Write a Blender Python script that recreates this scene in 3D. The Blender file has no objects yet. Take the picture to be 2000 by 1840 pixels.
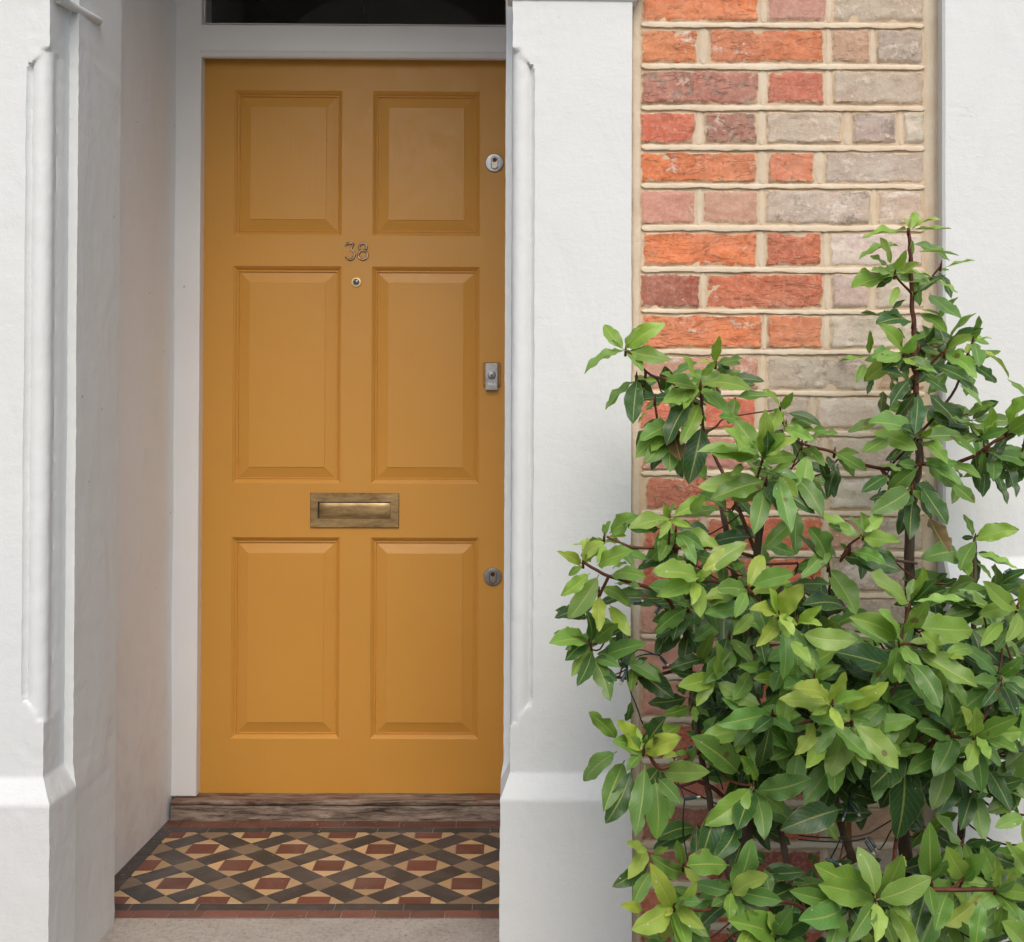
import bpy, math, random
from mathutils import Vector, Matrix, Euler, noise
rnd = random.Random(38)
R = math.radians
SC = bpy.context.scene
COL = SC.collection

# ------------------------------------------------------------------ camera
H = 0.965                      # lens height above the porch floor
F = 2100.0                     # focal length in photograph pixels (2000 wide)
cam_d = bpy.data.cameras.new("camera")
cam_d.sensor_width = 36; cam_d.lens = 36 * F / 2000
cam_d.shift_y = -0.0152
cam_d.clip_start = 0.02; cam_d.clip_end = 2000
cam = bpy.data.objects.new("camera", cam_d); COL.objects.link(cam)
cam.location = (0, 0, H)
CAM_R = Matrix.Rotation(-0.0071, 3, 'Z') @ Matrix.Rotation(R(90) + 0.012, 3, 'X') @ Matrix.Rotation(0.0035, 3, 'Z')
cam.rotation_euler = CAM_R.to_euler()
SC.camera = cam

def at(px, py, Y):
    """the point of the vertical plane y=Y that the photograph shows at pixel (px,py)"""
    d = CAM_R @ Vector(((px - 1000) / F, (920 - py) / F + cam_d.shift_y * 2000 / F, -1))
    k = Y / d.y
    return Vector((d.x * k, Y, H + d.z * k))
def X(px, py, Y): return at(px, py, Y).x
def Z(px, py, Y): return at(px, py, Y).z

# ------------------------------------------------------------------ light
SUN_EL, SUN_AZ = 48, -7        # azimuth measured from straight behind the camera, to the left
w = bpy.data.worlds.new("World"); SC.world = w; w.use_nodes = True
nt = w.node_tree; bg = nt.nodes["Background"]
sky = nt.nodes.new("ShaderNodeTexSky"); sky.sky_type = 'NISHITA'; sky.sun_disc = False
sky.sun_elevation = R(SUN_EL); sky.sun_rotation = R(180 + SUN_AZ)
sky.air_density = 1.0; sky.dust_density = 4.0; sky.ozone_density = 1.0
nt.links.new(sky.outputs[0], bg.inputs[0]); bg.inputs[1].default_value = 0.15
sun_d = bpy.data.lights.new("sun", 'SUN'); sun_d.energy = 0.90; sun_d.angle = R(52); sun_d.color = (1, 0.985, 0.96)
sun = bpy.data.objects.new("sun", sun_d); COL.objects.link(sun); sun.location = (0, -3, 6)
sd = Vector((-math.sin(R(SUN_AZ)) * math.cos(R(SUN_EL)), -math.cos(R(SUN_AZ)) * math.cos(R(SUN_EL)), math.sin(R(SUN_EL))))
sun.rotation_euler = sd.to_track_quat('Z', 'Y').to_euler()
SC.view_settings.view_transform = 'Standard'; SC.view_settings.look = 'None'
SC.view_settings.gamma = 1; SC.view_settings.exposure = 0.22

# ------------------------------------------------------------------ node helpers
class NT:
    def __init__(s, name):
        s.m = bpy.data.materials.new(name); s.m.use_nodes = True
        s.t = s.m.node_tree; s.b = s.t.nodes["Principled BSDF"]
        s.co = s.t.nodes.new("ShaderNodeTexCoord")
    def n(s, typ, **kw):
        nd = s.t.nodes.new(typ)
        for k, v in kw.items():
            if k.startswith("i_"):
                key = k[2:]
                nd.inputs[int(key) if key.isdigit() else key.replace("_", " ")].default_value = v
            else: setattr(nd, k, v)
        return nd
    def l(s, a, b): s.t.links.new(a, b)
    def noise(s, scale, detail=4, rough=0.5, vec=None, dist=0.0):
        nd = s.n("ShaderNodeTexNoise", i_Scale=scale, i_Detail=detail, i_Roughness=rough, i_Distortion=dist)
        s.l(vec if vec is not None else s.co.outputs["Object"], nd.inputs["Vector"]); return nd
    def mapping(s, scale=(1, 1, 1), rot=(0, 0, 0)):
        nd = s.n("ShaderNodeMapping"); nd.inputs["Scale"].default_value = scale; nd.inputs["Rotation"].default_value = rot
        s.l(s.co.outputs["Object"], nd.inputs[0]); return nd.outputs[0]
    def ramp(s, sock, p0, p1, c0=0.0, c1=1.0):
        nd = s.n("ShaderNodeMapRange"); nd.inputs[1].default_value = p0; nd.inputs[2].default_value = p1
        nd.inputs[3].default_value = c0; nd.inputs[4].default_value = c1
        s.l(sock, nd.inputs[0]); return nd.outputs[0]
    def mix(s, fac, a, b, mode='MIX'):
        nd = s.n("ShaderNodeMix", data_type='RGBA', blend_type=mode)
        if isinstance(fac, (int, float)): nd.inputs[0].default_value = fac
        else: s.l(fac, nd.inputs[0])
        for sock, v in ((nd.inputs[6], a), (nd.inputs[7], b)):
            if isinstance(v, tuple): sock.default_value = (*v, 1)
            else: s.l(v, sock)
        return nd.outputs[2]
    def math(s, op, a, b=0.5):
        nd = s.n("ShaderNodeMath", operation=op)
        for i, v in enumerate((a, b)):
            if isinstance(v, (int, float)): nd.inputs[i].default_value = v
            else: s.l(v, nd.inputs[i])
        return nd.outputs[0]
    def bump(s, hgt, dist=0.002, strength=1.0, prev=None):
        nd = s.n("ShaderNodeBump", i_Strength=strength, i_Distance=dist)
        s.l(hgt, nd.inputs["Height"])
        if prev is not None: s.l(prev, nd.inputs["Normal"])
        return nd.outputs[0]
    def fin(s, col=None, rough=None, nrm=None, spec=None):
        if col is not None:
            if isinstance(col, tuple): s.b.inputs["Base Color"].default_value = (*col, 1)
            else: s.l(col, s.b.inputs["Base Color"])
        if rough is not None:
            if isinstance(rough, (int, float)): s.b.inputs["Roughness"].default_value = rough
            else: s.l(rough, s.b.inputs["Roughness"])
        if nrm is not None: s.l(nrm, s.b.inputs["Normal"])
        if spec is not None: s.b.inputs["Specular IOR Level"].default_value = spec
        return s.m

def specks(k, scale, r0, rows, vec=None):
    """small isolated marks: voronoi cells of which only a few carry one"""
    v = k.n("ShaderNodeTexVoronoi", i_Scale=scale); k.l(vec if vec is not None else k.co.outputs["Object"], v.inputs["Vector"])
    near = k.math('LESS_THAN', v.outputs["Distance"], r0)
    sep = k.n("ShaderNodeSeparateColor"); k.l(v.outputs["Color"], sep.inputs[0])
    few = k.math('GREATER_THAN', sep.outputs[0], rows)
    return k.math('MULTIPLY', near, few)

def mat_stucco(name, base, grime, rough=0.55, bump=1.0, dirt=0.15, low=False):
    k = NT(name)
    n1 = k.noise(2.2, 5, 0.6); n2 = k.noise(14, 6, 0.65); fine = k.noise(260, 4, 0.6); mid = k.noise(55, 5, 0.6)
    brush = k.noise(38, 4, 0.55, vec=k.mapping((0.6, 1, 2.6), (0, 0.35, 0)))
    trowel = k.noise(9, 3, 0.5, vec=k.mapping((1, 1, 0.5), (0, 0.9, 0)), dist=0.8)
    c = k.mix(k.ramp(n1.outputs[0], 0.42, 0.75, 0, dirt), base, grime)
    c = k.mix(k.ramp(n2.outputs[0], 0.56, 0.8, 0, dirt * 1.2), c, grime)
    scuff = k.noise(7, 6, 0.7, vec=k.mapping((1, 1, 0.25)), dist=1.5)
    c = k.mix(k.ramp(scuff.outputs[0], 0.62, 0.80, 0, dirt * 0.45), c, (0.42, 0.37, 0.31))
    sp = specks(k, 11, 0.035, 0.62)
    c = k.mix(k.math('MULTIPLY', sp, 0.6), c, (0.25, 0.22, 0.19))
    sp2 = specks(k, 30, 0.05, 0.8)
    c = k.mix(k.math('MULTIPLY', sp2, 0.25), c, (0.3, 0.27, 0.24))
    ck = k.noise(5.5, 4, 0.55, dist=0.5); ckm = k.math('MULTIPLY', k.ramp(k.math('ABSOLUTE', k.math('SUBTRACT', ck.outputs[0], 0.5)), 0.0, 0.0022, 1, 0), k.ramp(k.noise(2.7, 2).outputs[0], 0.56, 0.64))
    c = k.mix(k.math('MULTIPLY', ckm, 0.22), c, (0.35, 0.32, 0.29))
    if low:                                   # splashed rain dirt low on the wall, streaks of rubbed paint
        sepx = k.n("ShaderNodeSeparateXYZ"); k.l(k.co.outputs["Object"], sepx.inputs[0])
        hz = k.ramp(sepx.outputs[2], 0.7, 0.0, 0, 1)
        st = k.noise(16, 6, 0.7, dist=0.6)
        c = k.mix(k.math('MULTIPLY', hz, k.ramp(st.outputs[0], 0.48, 0.72, 0, 0.32)), c, (0.50, 0.43, 0.38))
    b = k.bump(fine.outputs[0], 0.0010, 0.55 * bump)
    b = k.bump(mid.outputs[0], 0.0024, 0.42 * bump, b)
    b = k.bump(brush.outputs[0], 0.0026, 0.16 * bump, b)
    b = k.bump(trowel.outputs[0], 0.0100, 0.5 * bump, b)
    b = k.bump(k.math('MULTIPLY', sp, -1.0), 0.002, 0.8, b)
    return k.fin(c, rough, b, 0.35)
M = {}
M['stucco'] = mat_stucco('white_masonry_paint', (0.705, 0.735, 0.728), (0.65, 0.655, 0.63), 0.6, 0.75, 0.22)
M['porch'] = mat_stucco('scuffed_porch_paint', (0.82, 0.86, 0.89), (0.72, 0.72, 0.71), 0.6, 0.8, 0.28, low=True)
k = NT('white_gloss_wood')
n1 = k.noise(3, 4); gr = k.noise(60, 5, 0.6, vec=k.mapping((1, 1, 0.06)))
c = k.mix(k.ramp(n1.outputs[0], 0.4, 0.75, 0, 0.35), (0.81, 0.82, 0.82), (0.68, 0.66, 0.62))
c = k.mix(k.math('MULTIPLY', specks(k, 17, 0.05, 0.75), 0.6), c, (0.3, 0.25, 0.2))
M['frame'] = k.fin(c, 0.38, k.bump(gr.outputs[0], 0.0012, 0.45, k.bump(k.noise(22, 3).outputs[0], 0.002, 0.3)), 0.4)
k = NT('ochre_door_paint')
n1 = k.noise(1.7, 4); gr = k.noise(110, 4, 0.6, vec=k.mapping((1, 1, 0.035))); gh = k.noise(150, 4, 0.6, vec=k.mapping((0.06, 1, 1)))
c = k.mix(k.ramp(n1.outputs[0], 0.35, 0.7), (0.61, 0.305, 0.054), (0.575, 0.280, 0.048))
c = k.mix(k.math('MULTIPLY', specks(k, 12, 0.022, 0.8), 0.5), c, (0.2, 0.09, 0.02))
c = k.mix(k.ramp(k.noise(5, 6, 0.7, dist=1.0).outputs[0], 0.60, 0.78, 0, 0.22), c, (0.45, 0.25, 0.09))
c = k.mix(k.math('MULTIPLY', specks(k, 55, 0.06, 0.93), 0.55), c, (0.30, 0.14, 0.03))
ro = k.ramp(k.noise(26, 6, 0.7).outputs[0], 0.3, 0.7, 0.32, 0.50)
M['door'] = k.fin(c, ro, k.bump(gr.outputs[0], 0.0007, 0.5, k.bump(gh.outputs[0], 0.0005, 0.3, k.bump(k.noise(420, 2).outputs[0], 0.0003, 0.25, k.bump(k.noise(9, 3).outputs[0], 0.003, 0.12)))), 0.42)

k = NT('aged_brass')
n1 = k.noise(34, 7, 0.72, vec=k.mapping((0.30, 1, 1))); n2 = k.noise(700, 3, 0.6, vec=k.mapping((0.05, 1, 1)))
c = k.mix(k.ramp(n1.outputs[0], 0.36, 0.66), (0.20, 0.125, 0.058), (0.50, 0.36, 0.17))
k.b.inputs["Metallic"].default_value = 0.85
M['brass'] = k.fin(c, k.ramp(n1.outputs[0], 0.3, 0.7, 0.5, 0.36), k.bump(n2.outputs[0], 0.0003, 0.4))
k = NT('polished_brass'); k.b.inputs["Metallic"].default_value = 1
M['brass_bright'] = k.fin(k.mix(k.ramp(k.noise(90, 4).outputs[0], 0.35, 0.65), (0.16, 0.10, 0.05), (0.48, 0.36, 0.21)), 0.38)
k = NT('brushed_steel'); k.b.inputs["Metallic"].default_value = 1
M['steel'] = k.fin(k.mix(k.ramp(k.noise(70, 4).outputs[0], 0.3, 0.7), (0.27, 0.28, 0.295), (0.44, 0.45, 0.46)), 0.33, k.bump(k.noise(500, 2, vec=k.mapping((1, 1, 0.1))).outputs[0], 0.0002, 0.5))
k = NT('nickel'); k.b.inputs["Metallic"].default_value = 1
M['nickel'] = k.fin(k.mix(k.ramp(k.noise(120, 4).outputs[0], 0.3, 0.7), (0.33, 0.29, 0.24), (0.5, 0.45, 0.38)), 0.35)
k = NT('dark_brass_barrel'); k.b.inputs['Metallic'].default_value = .8; M['keybrown'] = k.fin(k.mix(k.ramp(k.noise(200).outputs[0], .4, .6), (.05, .03, .018), (.11, .075, .05)), .45)
k = NT('dark_slot'); M['dark'] = k.fin(k.mix(k.ramp(k.noise(90).outputs[0], 0.4, 0.6), (0.012, 0.009, 0.007), (0.03, 0.022, 0.016)), 0.5)
k = NT('viewer_lens'); M['lens'] = k.fin(k.mix(k.ramp(k.noise(200).outputs[0], 0.4, 0.6), (0.05, 0.05, 0.10), (0.12, 0.12, 0.2)), 0.05, spec=0.9)

# bricks: per-brick colour + share of weathering come with the mesh
k = NT('weathered_brick')
at1 = k.n("ShaderNodeAttribute", attribute_name="bcol"); at2 = k.n("ShaderNodeAttribute", attribute_name="bmix")
sepm = k.n("ShaderNodeSeparateColor"); k.l(at2.outputs["Color"], sepm.inputs[0])
nA = k.noise(13, 7, 0.65, dist=0.6); nB = k.noise(34, 8, 0.7); nC = k.noise(110, 6, 0.7); nF = k.noise(380, 4, 0.7)
nS = k.noise(30, 6, 0.65, vec=k.mapping((0.3, 1, 1)), dist=1.0)
c = k.mix(k.ramp(nA.outputs[0], 0.35, 0.68), at1.outputs["Color"], k.mix(1.0, at1.outputs["Color"], (0.78, 0.66, 0.62), 'MULTIPLY'))
c = k.mix(k.ramp(nC.outputs[0], 0.45, 0.75, 0, 0.5), c, k.mix(0.6, c, (0.9, 0.7, 0.55)))
g = k.math('ADD', nB.outputs[0], k.math('MULTIPLY', sepm.outputs[0], 0.34))       # grey soot patches
c = k.mix(k.ramp(k.math('ADD', g, k.math('MULTIPLY', k.math('SUBTRACT', nF.outputs[0], 0.5), 0.25)), 0.64, 0.74, 0, 0.8), c, k.mix(k.ramp(nC.outputs[0], 0.35, 0.65), (0.16, 0.125, 0.11), (0.33, 0.28, 0.235)))
e = k.math('ADD', nA.outputs[0], k.math('MULTIPLY', sepm.outputs[1], 0.30))       # lime bloom
e = k.math('ADD', e, k.math('MULTIPLY', k.math('SUBTRACT', nS.outputs[0], 0.5), 0.7))
e = k.math('ADD', e, k.math('MULTIPLY', k.math('SUBTRACT', nC.outputs[0], 0.5), 0.35))
c = k.mix(k.ramp(e, 0.70, 0.82, 0, 0.85), c, (0.76, 0.69, 0.58))
nW = k.noise(4.2, 5, 0.6, dist=0.5)
c = k.mix(k.ramp(nW.outputs[0], 0.46, 0.70, 0, 0.30), c, (0.50, 0.38, 0.28))
c = k.mix(k.ramp(nF.outputs[0], 0.60, 0.78, 0, 0.35), c, (0.10, 0.06, 0.045))
c = k.mix(k.math('MULTIPLY', specks(k, 60, 0.10, 0.86), 0.55), c, (0.72, 0.66, 0.58))
crk = k.n("ShaderNodeTexNoise", i_Scale=24, i_Detail=5, i_Roughness=0.55, i_Distortion=1.2); k.l(k.mapping((0.42, 1, 1.5)), crk.inputs[0])
cr = k.ramp(k.math('ABSOLUTE', k.math('SUBTRACT', crk.outputs[0], 0.5)), 0.0, 0.012, 1, 0)
cr = k.math('MULTIPLY', cr, sepm.outputs[2])
c = k.mix(k.math('MULTIPLY', cr, 0.6), c, (0.18, 0.07, 0.04))
ae = k.n("ShaderNodeAttribute", attribute_name="bedge")
sm_ = k.math('ADD', k.math('MULTIPLY', ae.outputs["Fac"], 0.72), k.math('SUBTRACT', nB.outputs[0], 0.5))
sm_ = k.math('ADD', sm_, k.math('MULTIPLY', k.math('SUBTRACT', nC.outputs[0], 0.5), 0.5))
c = k.mix(k.ramp(sm_, 0.40, 0.54, 0, 0.85), c, (0.70, 0.55, 0.38))
b = k.bump(nF.outputs[0], 0.0012, 0.8)
b = k.bump(k.ramp(sm_, 0.40, 0.54, 0, 1), 0.0012, 0.6, b)
b = k.bump(nC.outputs[0], 0.0022, 0.7, b)
b = k.bump(nB.outputs[0], 0.0040, 0.45, b)
b = k.bump(k.math('MULTIPLY', cr, -1.0), 0.0022, 0.8, b)
M['brick'] = k.fin(c, 0.85, b, 0.25)
def mat_mortar(name, c0, c1, amt=1.0):
    k = NT(name)
    n1 = k.noise(12, 5, 0.6); n2 = k.noise(240, 5, 0.7); n3 = k.noise(42, 5, 0.6)
    c = k.mix(k.ramp(n1.outputs[0], 0.35, 0.68), c0, c1)
    c = k.mix(k.ramp(n3.outputs[0], 0.55, 0.8, 0, 0.35), c, (0.42, 0.32, 0.21))
    c = k.mix(k.ramp(n2.outputs[0], 0.62, 0.78, 0, 0.3), c, (0.30, 0.24, 0.17))
    return k.fin(c, 0.85, k.bump(n2.outputs[0], 0.0012, 0.6 * amt, k.bump(n3.outputs[0], 0.004, 0.5 * amt)), 0.2)
M['mortar'] = mat_mortar('sandy_mortar', (0.66, 0.54, 0.39), (0.58, 0.44, 0.29), 1.2)
M['pointing'] = mat_mortar('cream_pointing', (0.70, 0.615, 0.48), (0.62, 0.505, 0.37), 1.0)
k = NT('porch_tile')
a1 = k.n("ShaderNodeAttribute", attribute_name="tcol")
n1 = k.noise(30, 6, 0.65); n2 = k.noise(300, 4, 0.7); n3 = k.noise(6, 5, 0.7, dist=0.8)
c = k.mix(k.ramp(n1.outputs[0], 0.35, 0.75, 0, 0.35), a1.outputs["Color"], k.mix(0.6, a1.outputs["Color"], (0.16, 0.13, 0.11)))
c = k.mix(k.ramp(n3.outputs[0], 0.45, 0.75, 0.03, 0.26), c, (0.33, 0.29, 0.255))
c = k.mix(k.math('MULTIPLY', specks(k, 70, 0.13, 0.86), 0.5), c, (0.5, 0.45, 0.4))
M['tile'] = k.fin(c, k.ramp(n1.outputs[0], 0.3, 0.7, 0.42, 0.62), k.bump(n2.outputs[0], 0.0006, 0.4, k.bump(n1.outputs[0], 0.0012, 0.5)), 0.4)
def mat_conc(name, c0, c1):
    k = NT(name)
    n1 = k.noise(9, 6, 0.7); n2 = k.noise(95, 6, 0.8); n3 = k.noise(30, 6, 0.7)
    c = k.mix(k.ramp(n1.outputs[0], 0.35, 0.7), c0, c1)
    c = k.mix(k.ramp(n2.outputs[0], 0.50, 0.68, 0, 0.6), c, (0.15, 0.13, 0.11))
    c = k.mix(k.ramp(n3.outputs[0], 0.58, 0.8, 0, 0.45), c, (0.44, 0.40, 0.35))
    c = k.mix(k.math('MULTIPLY', specks(k, 45, 0.09, 0.88), 0.7), c, (0.06, 0.045, 0.04))
    return k.fin(c, 0.9, k.bump(n2.outputs[0], 0.0035, 1.0, k.bump(n3.outputs[0], 0.010, 0.7)), 0.2)
M['concrete'] = mat_conc('worn_concrete', (0.50, 0.46, 0.41), (0.38, 0.345, 0.305))
M['paving'] = mat_conc('street_paving', (0.24, 0.23, 0.215), (0.18, 0.17, 0.16))
M['grout'] = mat_conc('tile_grout', (0.40, 0.36, 0.31), (0.22, 0.19, 0.165))
k = NT('rotten_oak')
mv = k.mapping((0.13, 1, 1.0)); n1 = k.noise(60, 8, 0.7, vec=mv, dist=0.5); n2 = k.noise(9, 5, 0.6, vec=k.mapping((0.4, 1, 1.6))); n3 = k.noise(230, 6, 0.7, vec=k.mapping((0.15, 1, 1)))
c = k.mix(k.ramp(n1.outputs[0], 0.36, 0.58), (0.060, 0.042, 0.033), (0.36, 0.285, 0.225))
c = k.mix(k.ramp(n3.outputs[0], 0.55, 0.72, 0, 0.6), c, (0.05, 0.034, 0.025))
a2 = k.n("ShaderNodeAttribute", attribute_name="redp")
c = k.mix(k.math('MULTIPLY', a2.outputs["Fac"], k.ramp(n1.outputs[0], 0.38, 0.6, 0.9, 0.25)), c, (0.17, 0.055, 0.025))
v = k.n("ShaderNodeTexVoronoi", i_Scale=5.5); k.l(k.mapping((0.5, 0.3, 2.2)), v.inputs[0])
c = k.mix(k.ramp(v.outputs["Distance"], 0.10, 0.02, 0, 0.85), c, (0.035, 0.022, 0.016))
M['oldwood'] = k.fin(c, 0.75, k.bump(n1.outputs[0], 0.006, 0.9, k.bump(n3.outputs[0], 0.003, 0.7)), 0.25)
k = NT('hall_paint'); M['hall'] = k.fin(k.mix(k.ramp(k.noise(3).outputs[0], 0.4, 0.6), (0.10, 0.085, 0.07), (0.14, 0.12, 0.10)), 0.8)
k = NT('fanlight_glass'); k.b.inputs["Transmission Weight"].default_value = 1.0
M['glass'] = k.fin(k.mix(k.ramp(k.noise(2).outputs[0], 0.4, 0.6), (0.75, 0.78, 0.76), (0.8, 0.82, 0.8)), 0.01); k.b.inputs["IOR"].default_value = 1.45
k = NT('blackened_iron'); k.b.inputs["Metallic"].default_value = 0.6
M['iron'] = k.fin(k.mix(k.ramp(k.noise(60).outputs[0], 0.4, 0.6), (0.05, 0.045, 0.04), (0.09, 0.08, 0.07)), 0.4)
k = NT('slate'); M['slate'] = k.fin(k.mix(k.ramp(k.noise(8).outputs[0], 0.4, 0.6), (0.07, 0.07, 0.08), (0.12, 0.12, 0.13)), 0.6)

# leaves: 'leaf' attribute carries age colour and the darkening of inner leaves; uv across (x) and along (y) the blade
k = NT('bay_leaf')
a = k.n("ShaderNodeAttribute", attribute_name="leaf"); uv = k.n("ShaderNodeUVMap", uv_map="UVMap")
su = k.n("ShaderNodeSeparateXYZ"); k.l(uv.outputs[0], su.inputs[0])
dx = k.math('ABSOLUTE', k.math('SUBTRACT', su.outputs[0], 0.5))
n1 = k.noise(28, 5, 0.6); n2 = k.noise(160, 4, 0.6)
base = k.mix(k.ramp(n1.outputs[0], 0.35, 0.7, 0, 0.45), a.outputs["Color"], k.mix(1.0, a.outputs["Color"], (0.68, 0.76, 0.75), 'MULTIPLY'))
base = k.mix(k.ramp(n2.outputs[0], 0.5, 0.8, 0, 0.25), base, k.mix(0.5, base, (0.30, 0.40, 0.10)))
mid = k.ramp(dx, 0.014, 0.045, 1, 0)
# side veins: pale stripes slanting from the midrib
ph = k.math('ADD', k.math('MULTIPLY', su.outputs[1], 62.0), k.math('MULTIPLY', dx, -34.0))
vein = k.ramp(k.math('SINE', ph, 0), 0.86, 1.0, 0, 0.22)
edge = k.ramp(dx, 0.455, 0.50, 0, 0.55)
pale = k.mix(0.62, base, (0.52, 0.56, 0.16))
c = k.mix(vein, base, pale); c = k.mix(k.math('MULTIPLY', mid, 0.85), c, pale); c = k.mix(edge, c, pale)
sp = specks(k, 95, 0.11, 0.93); c = k.mix(k.math('MULTIPLY', sp, 0.8), c, (0.75, 0.76, 0.70))
br = specks(k, 34, 0.20, 0.90); c = k.mix(k.math('MULTIPLY', br, 0.7), c, (0.14, 0.075, 0.03))
tipb = k.math('MULTIPLY', k.ramp(su.outputs[1], 0.90, 1.0), k.ramp(n1.outputs[0], 0.52, 0.62)); c = k.mix(tipb, c, (0.13, 0.07, 0.03))
geo = k.n("ShaderNodeNewGeometry")
c = k.mix(k.math('MULTIPLY', geo.outputs["Backfacing"], 0.55), c, k.mix(0.5, c, (0.26, 0.33, 0.13)))
b = k.bump(k.math('ADD', k.math('MULTIPLY', mid, -0.6), k.math('MULTIPLY', vein, -1.0)), 0.0012, 0.5, k.bump(n2.outputs[0], 0.0010, 0.35))
k.fin(c, k.ramp(n1.outputs[0], 0.3, 0.7, 0.30, 0.46), b, 0.55)
tr = k.n("ShaderNodeBsdfTranslucent"); k.l(k.mix(1.0, c, (1.15, 1.25, 0.5), 'MULTIPLY'), tr.inputs[0]); k.l(b, tr.inputs["Normal"])
mx = k.n("ShaderNodeMixShader"); mx.inputs[0].default_value = 0.28
out = k.t.nodes["Material Output"]; k.l(k.b.outputs[0], mx.inputs[1]); k.l(tr.outputs[0], mx.inputs[2]); k.l(mx.outputs[0], out.inputs[0])
M['leaf'] = k.m
def mat_bark(name, c0, c1, r=0.6):
    k = NT(name); n1 = k.noise(60, 5, 0.65, vec=k.mapping((1, 1, 0.3))); n2 = k.noise(240, 4)
    return k.fin(k.mix(k.ramp(n1.outputs[0], 0.35, 0.68), c0, c1), r, k.bump(n1.outputs[0], 0.002, 0.8, k.bump(n2.outputs[0], 0.0008, 0.5)), 0.3)
M['bark'] = mat_bark('bay_bark', (0.055, 0.036, 0.024), (0.12, 0.085, 0.055))
M['twig'] = mat_bark('red_brown_twig', (0.085, 0.024, 0.016), (0.15, 0.055, 0.03), 0.5)
M['cane'] = mat_bark('garden_cane', (0.24, 0.10, 0.035), (0.36, 0.17, 0.06), 0.45)
M['cane_old'] = mat_bark('old_cane', (0.10, 0.06, 0.045), (0.18, 0.12, 0.09), 0.6)
k = NT('green_black_cable'); M['cable'] = k.fin(k.mix(k.ramp(k.noise(90).outputs[0], 0.4, 0.6), (0.006, 0.012, 0.011), (0.012, 0.022, 0.02)), 0.35)
k = NT('lamp_sleeve'); M['sleeve'] = k.fin(k.mix(k.ramp(k.noise(160).outputs[0], 0.4, 0.6), (0.02, 0.045, 0.05), (0.05, 0.085, 0.095)), 0.3)
k = NT('clear_led'); k.b.inputs["Transmission Weight"].default_value = 0.5
M['led'] = k.fin(k.mix(k.ramp(k.noise(300).outputs[0], 0.4, 0.6), (0.8, 0.72, 0.55), (0.9, 0.85, 0.75)), 0.1)

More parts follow.
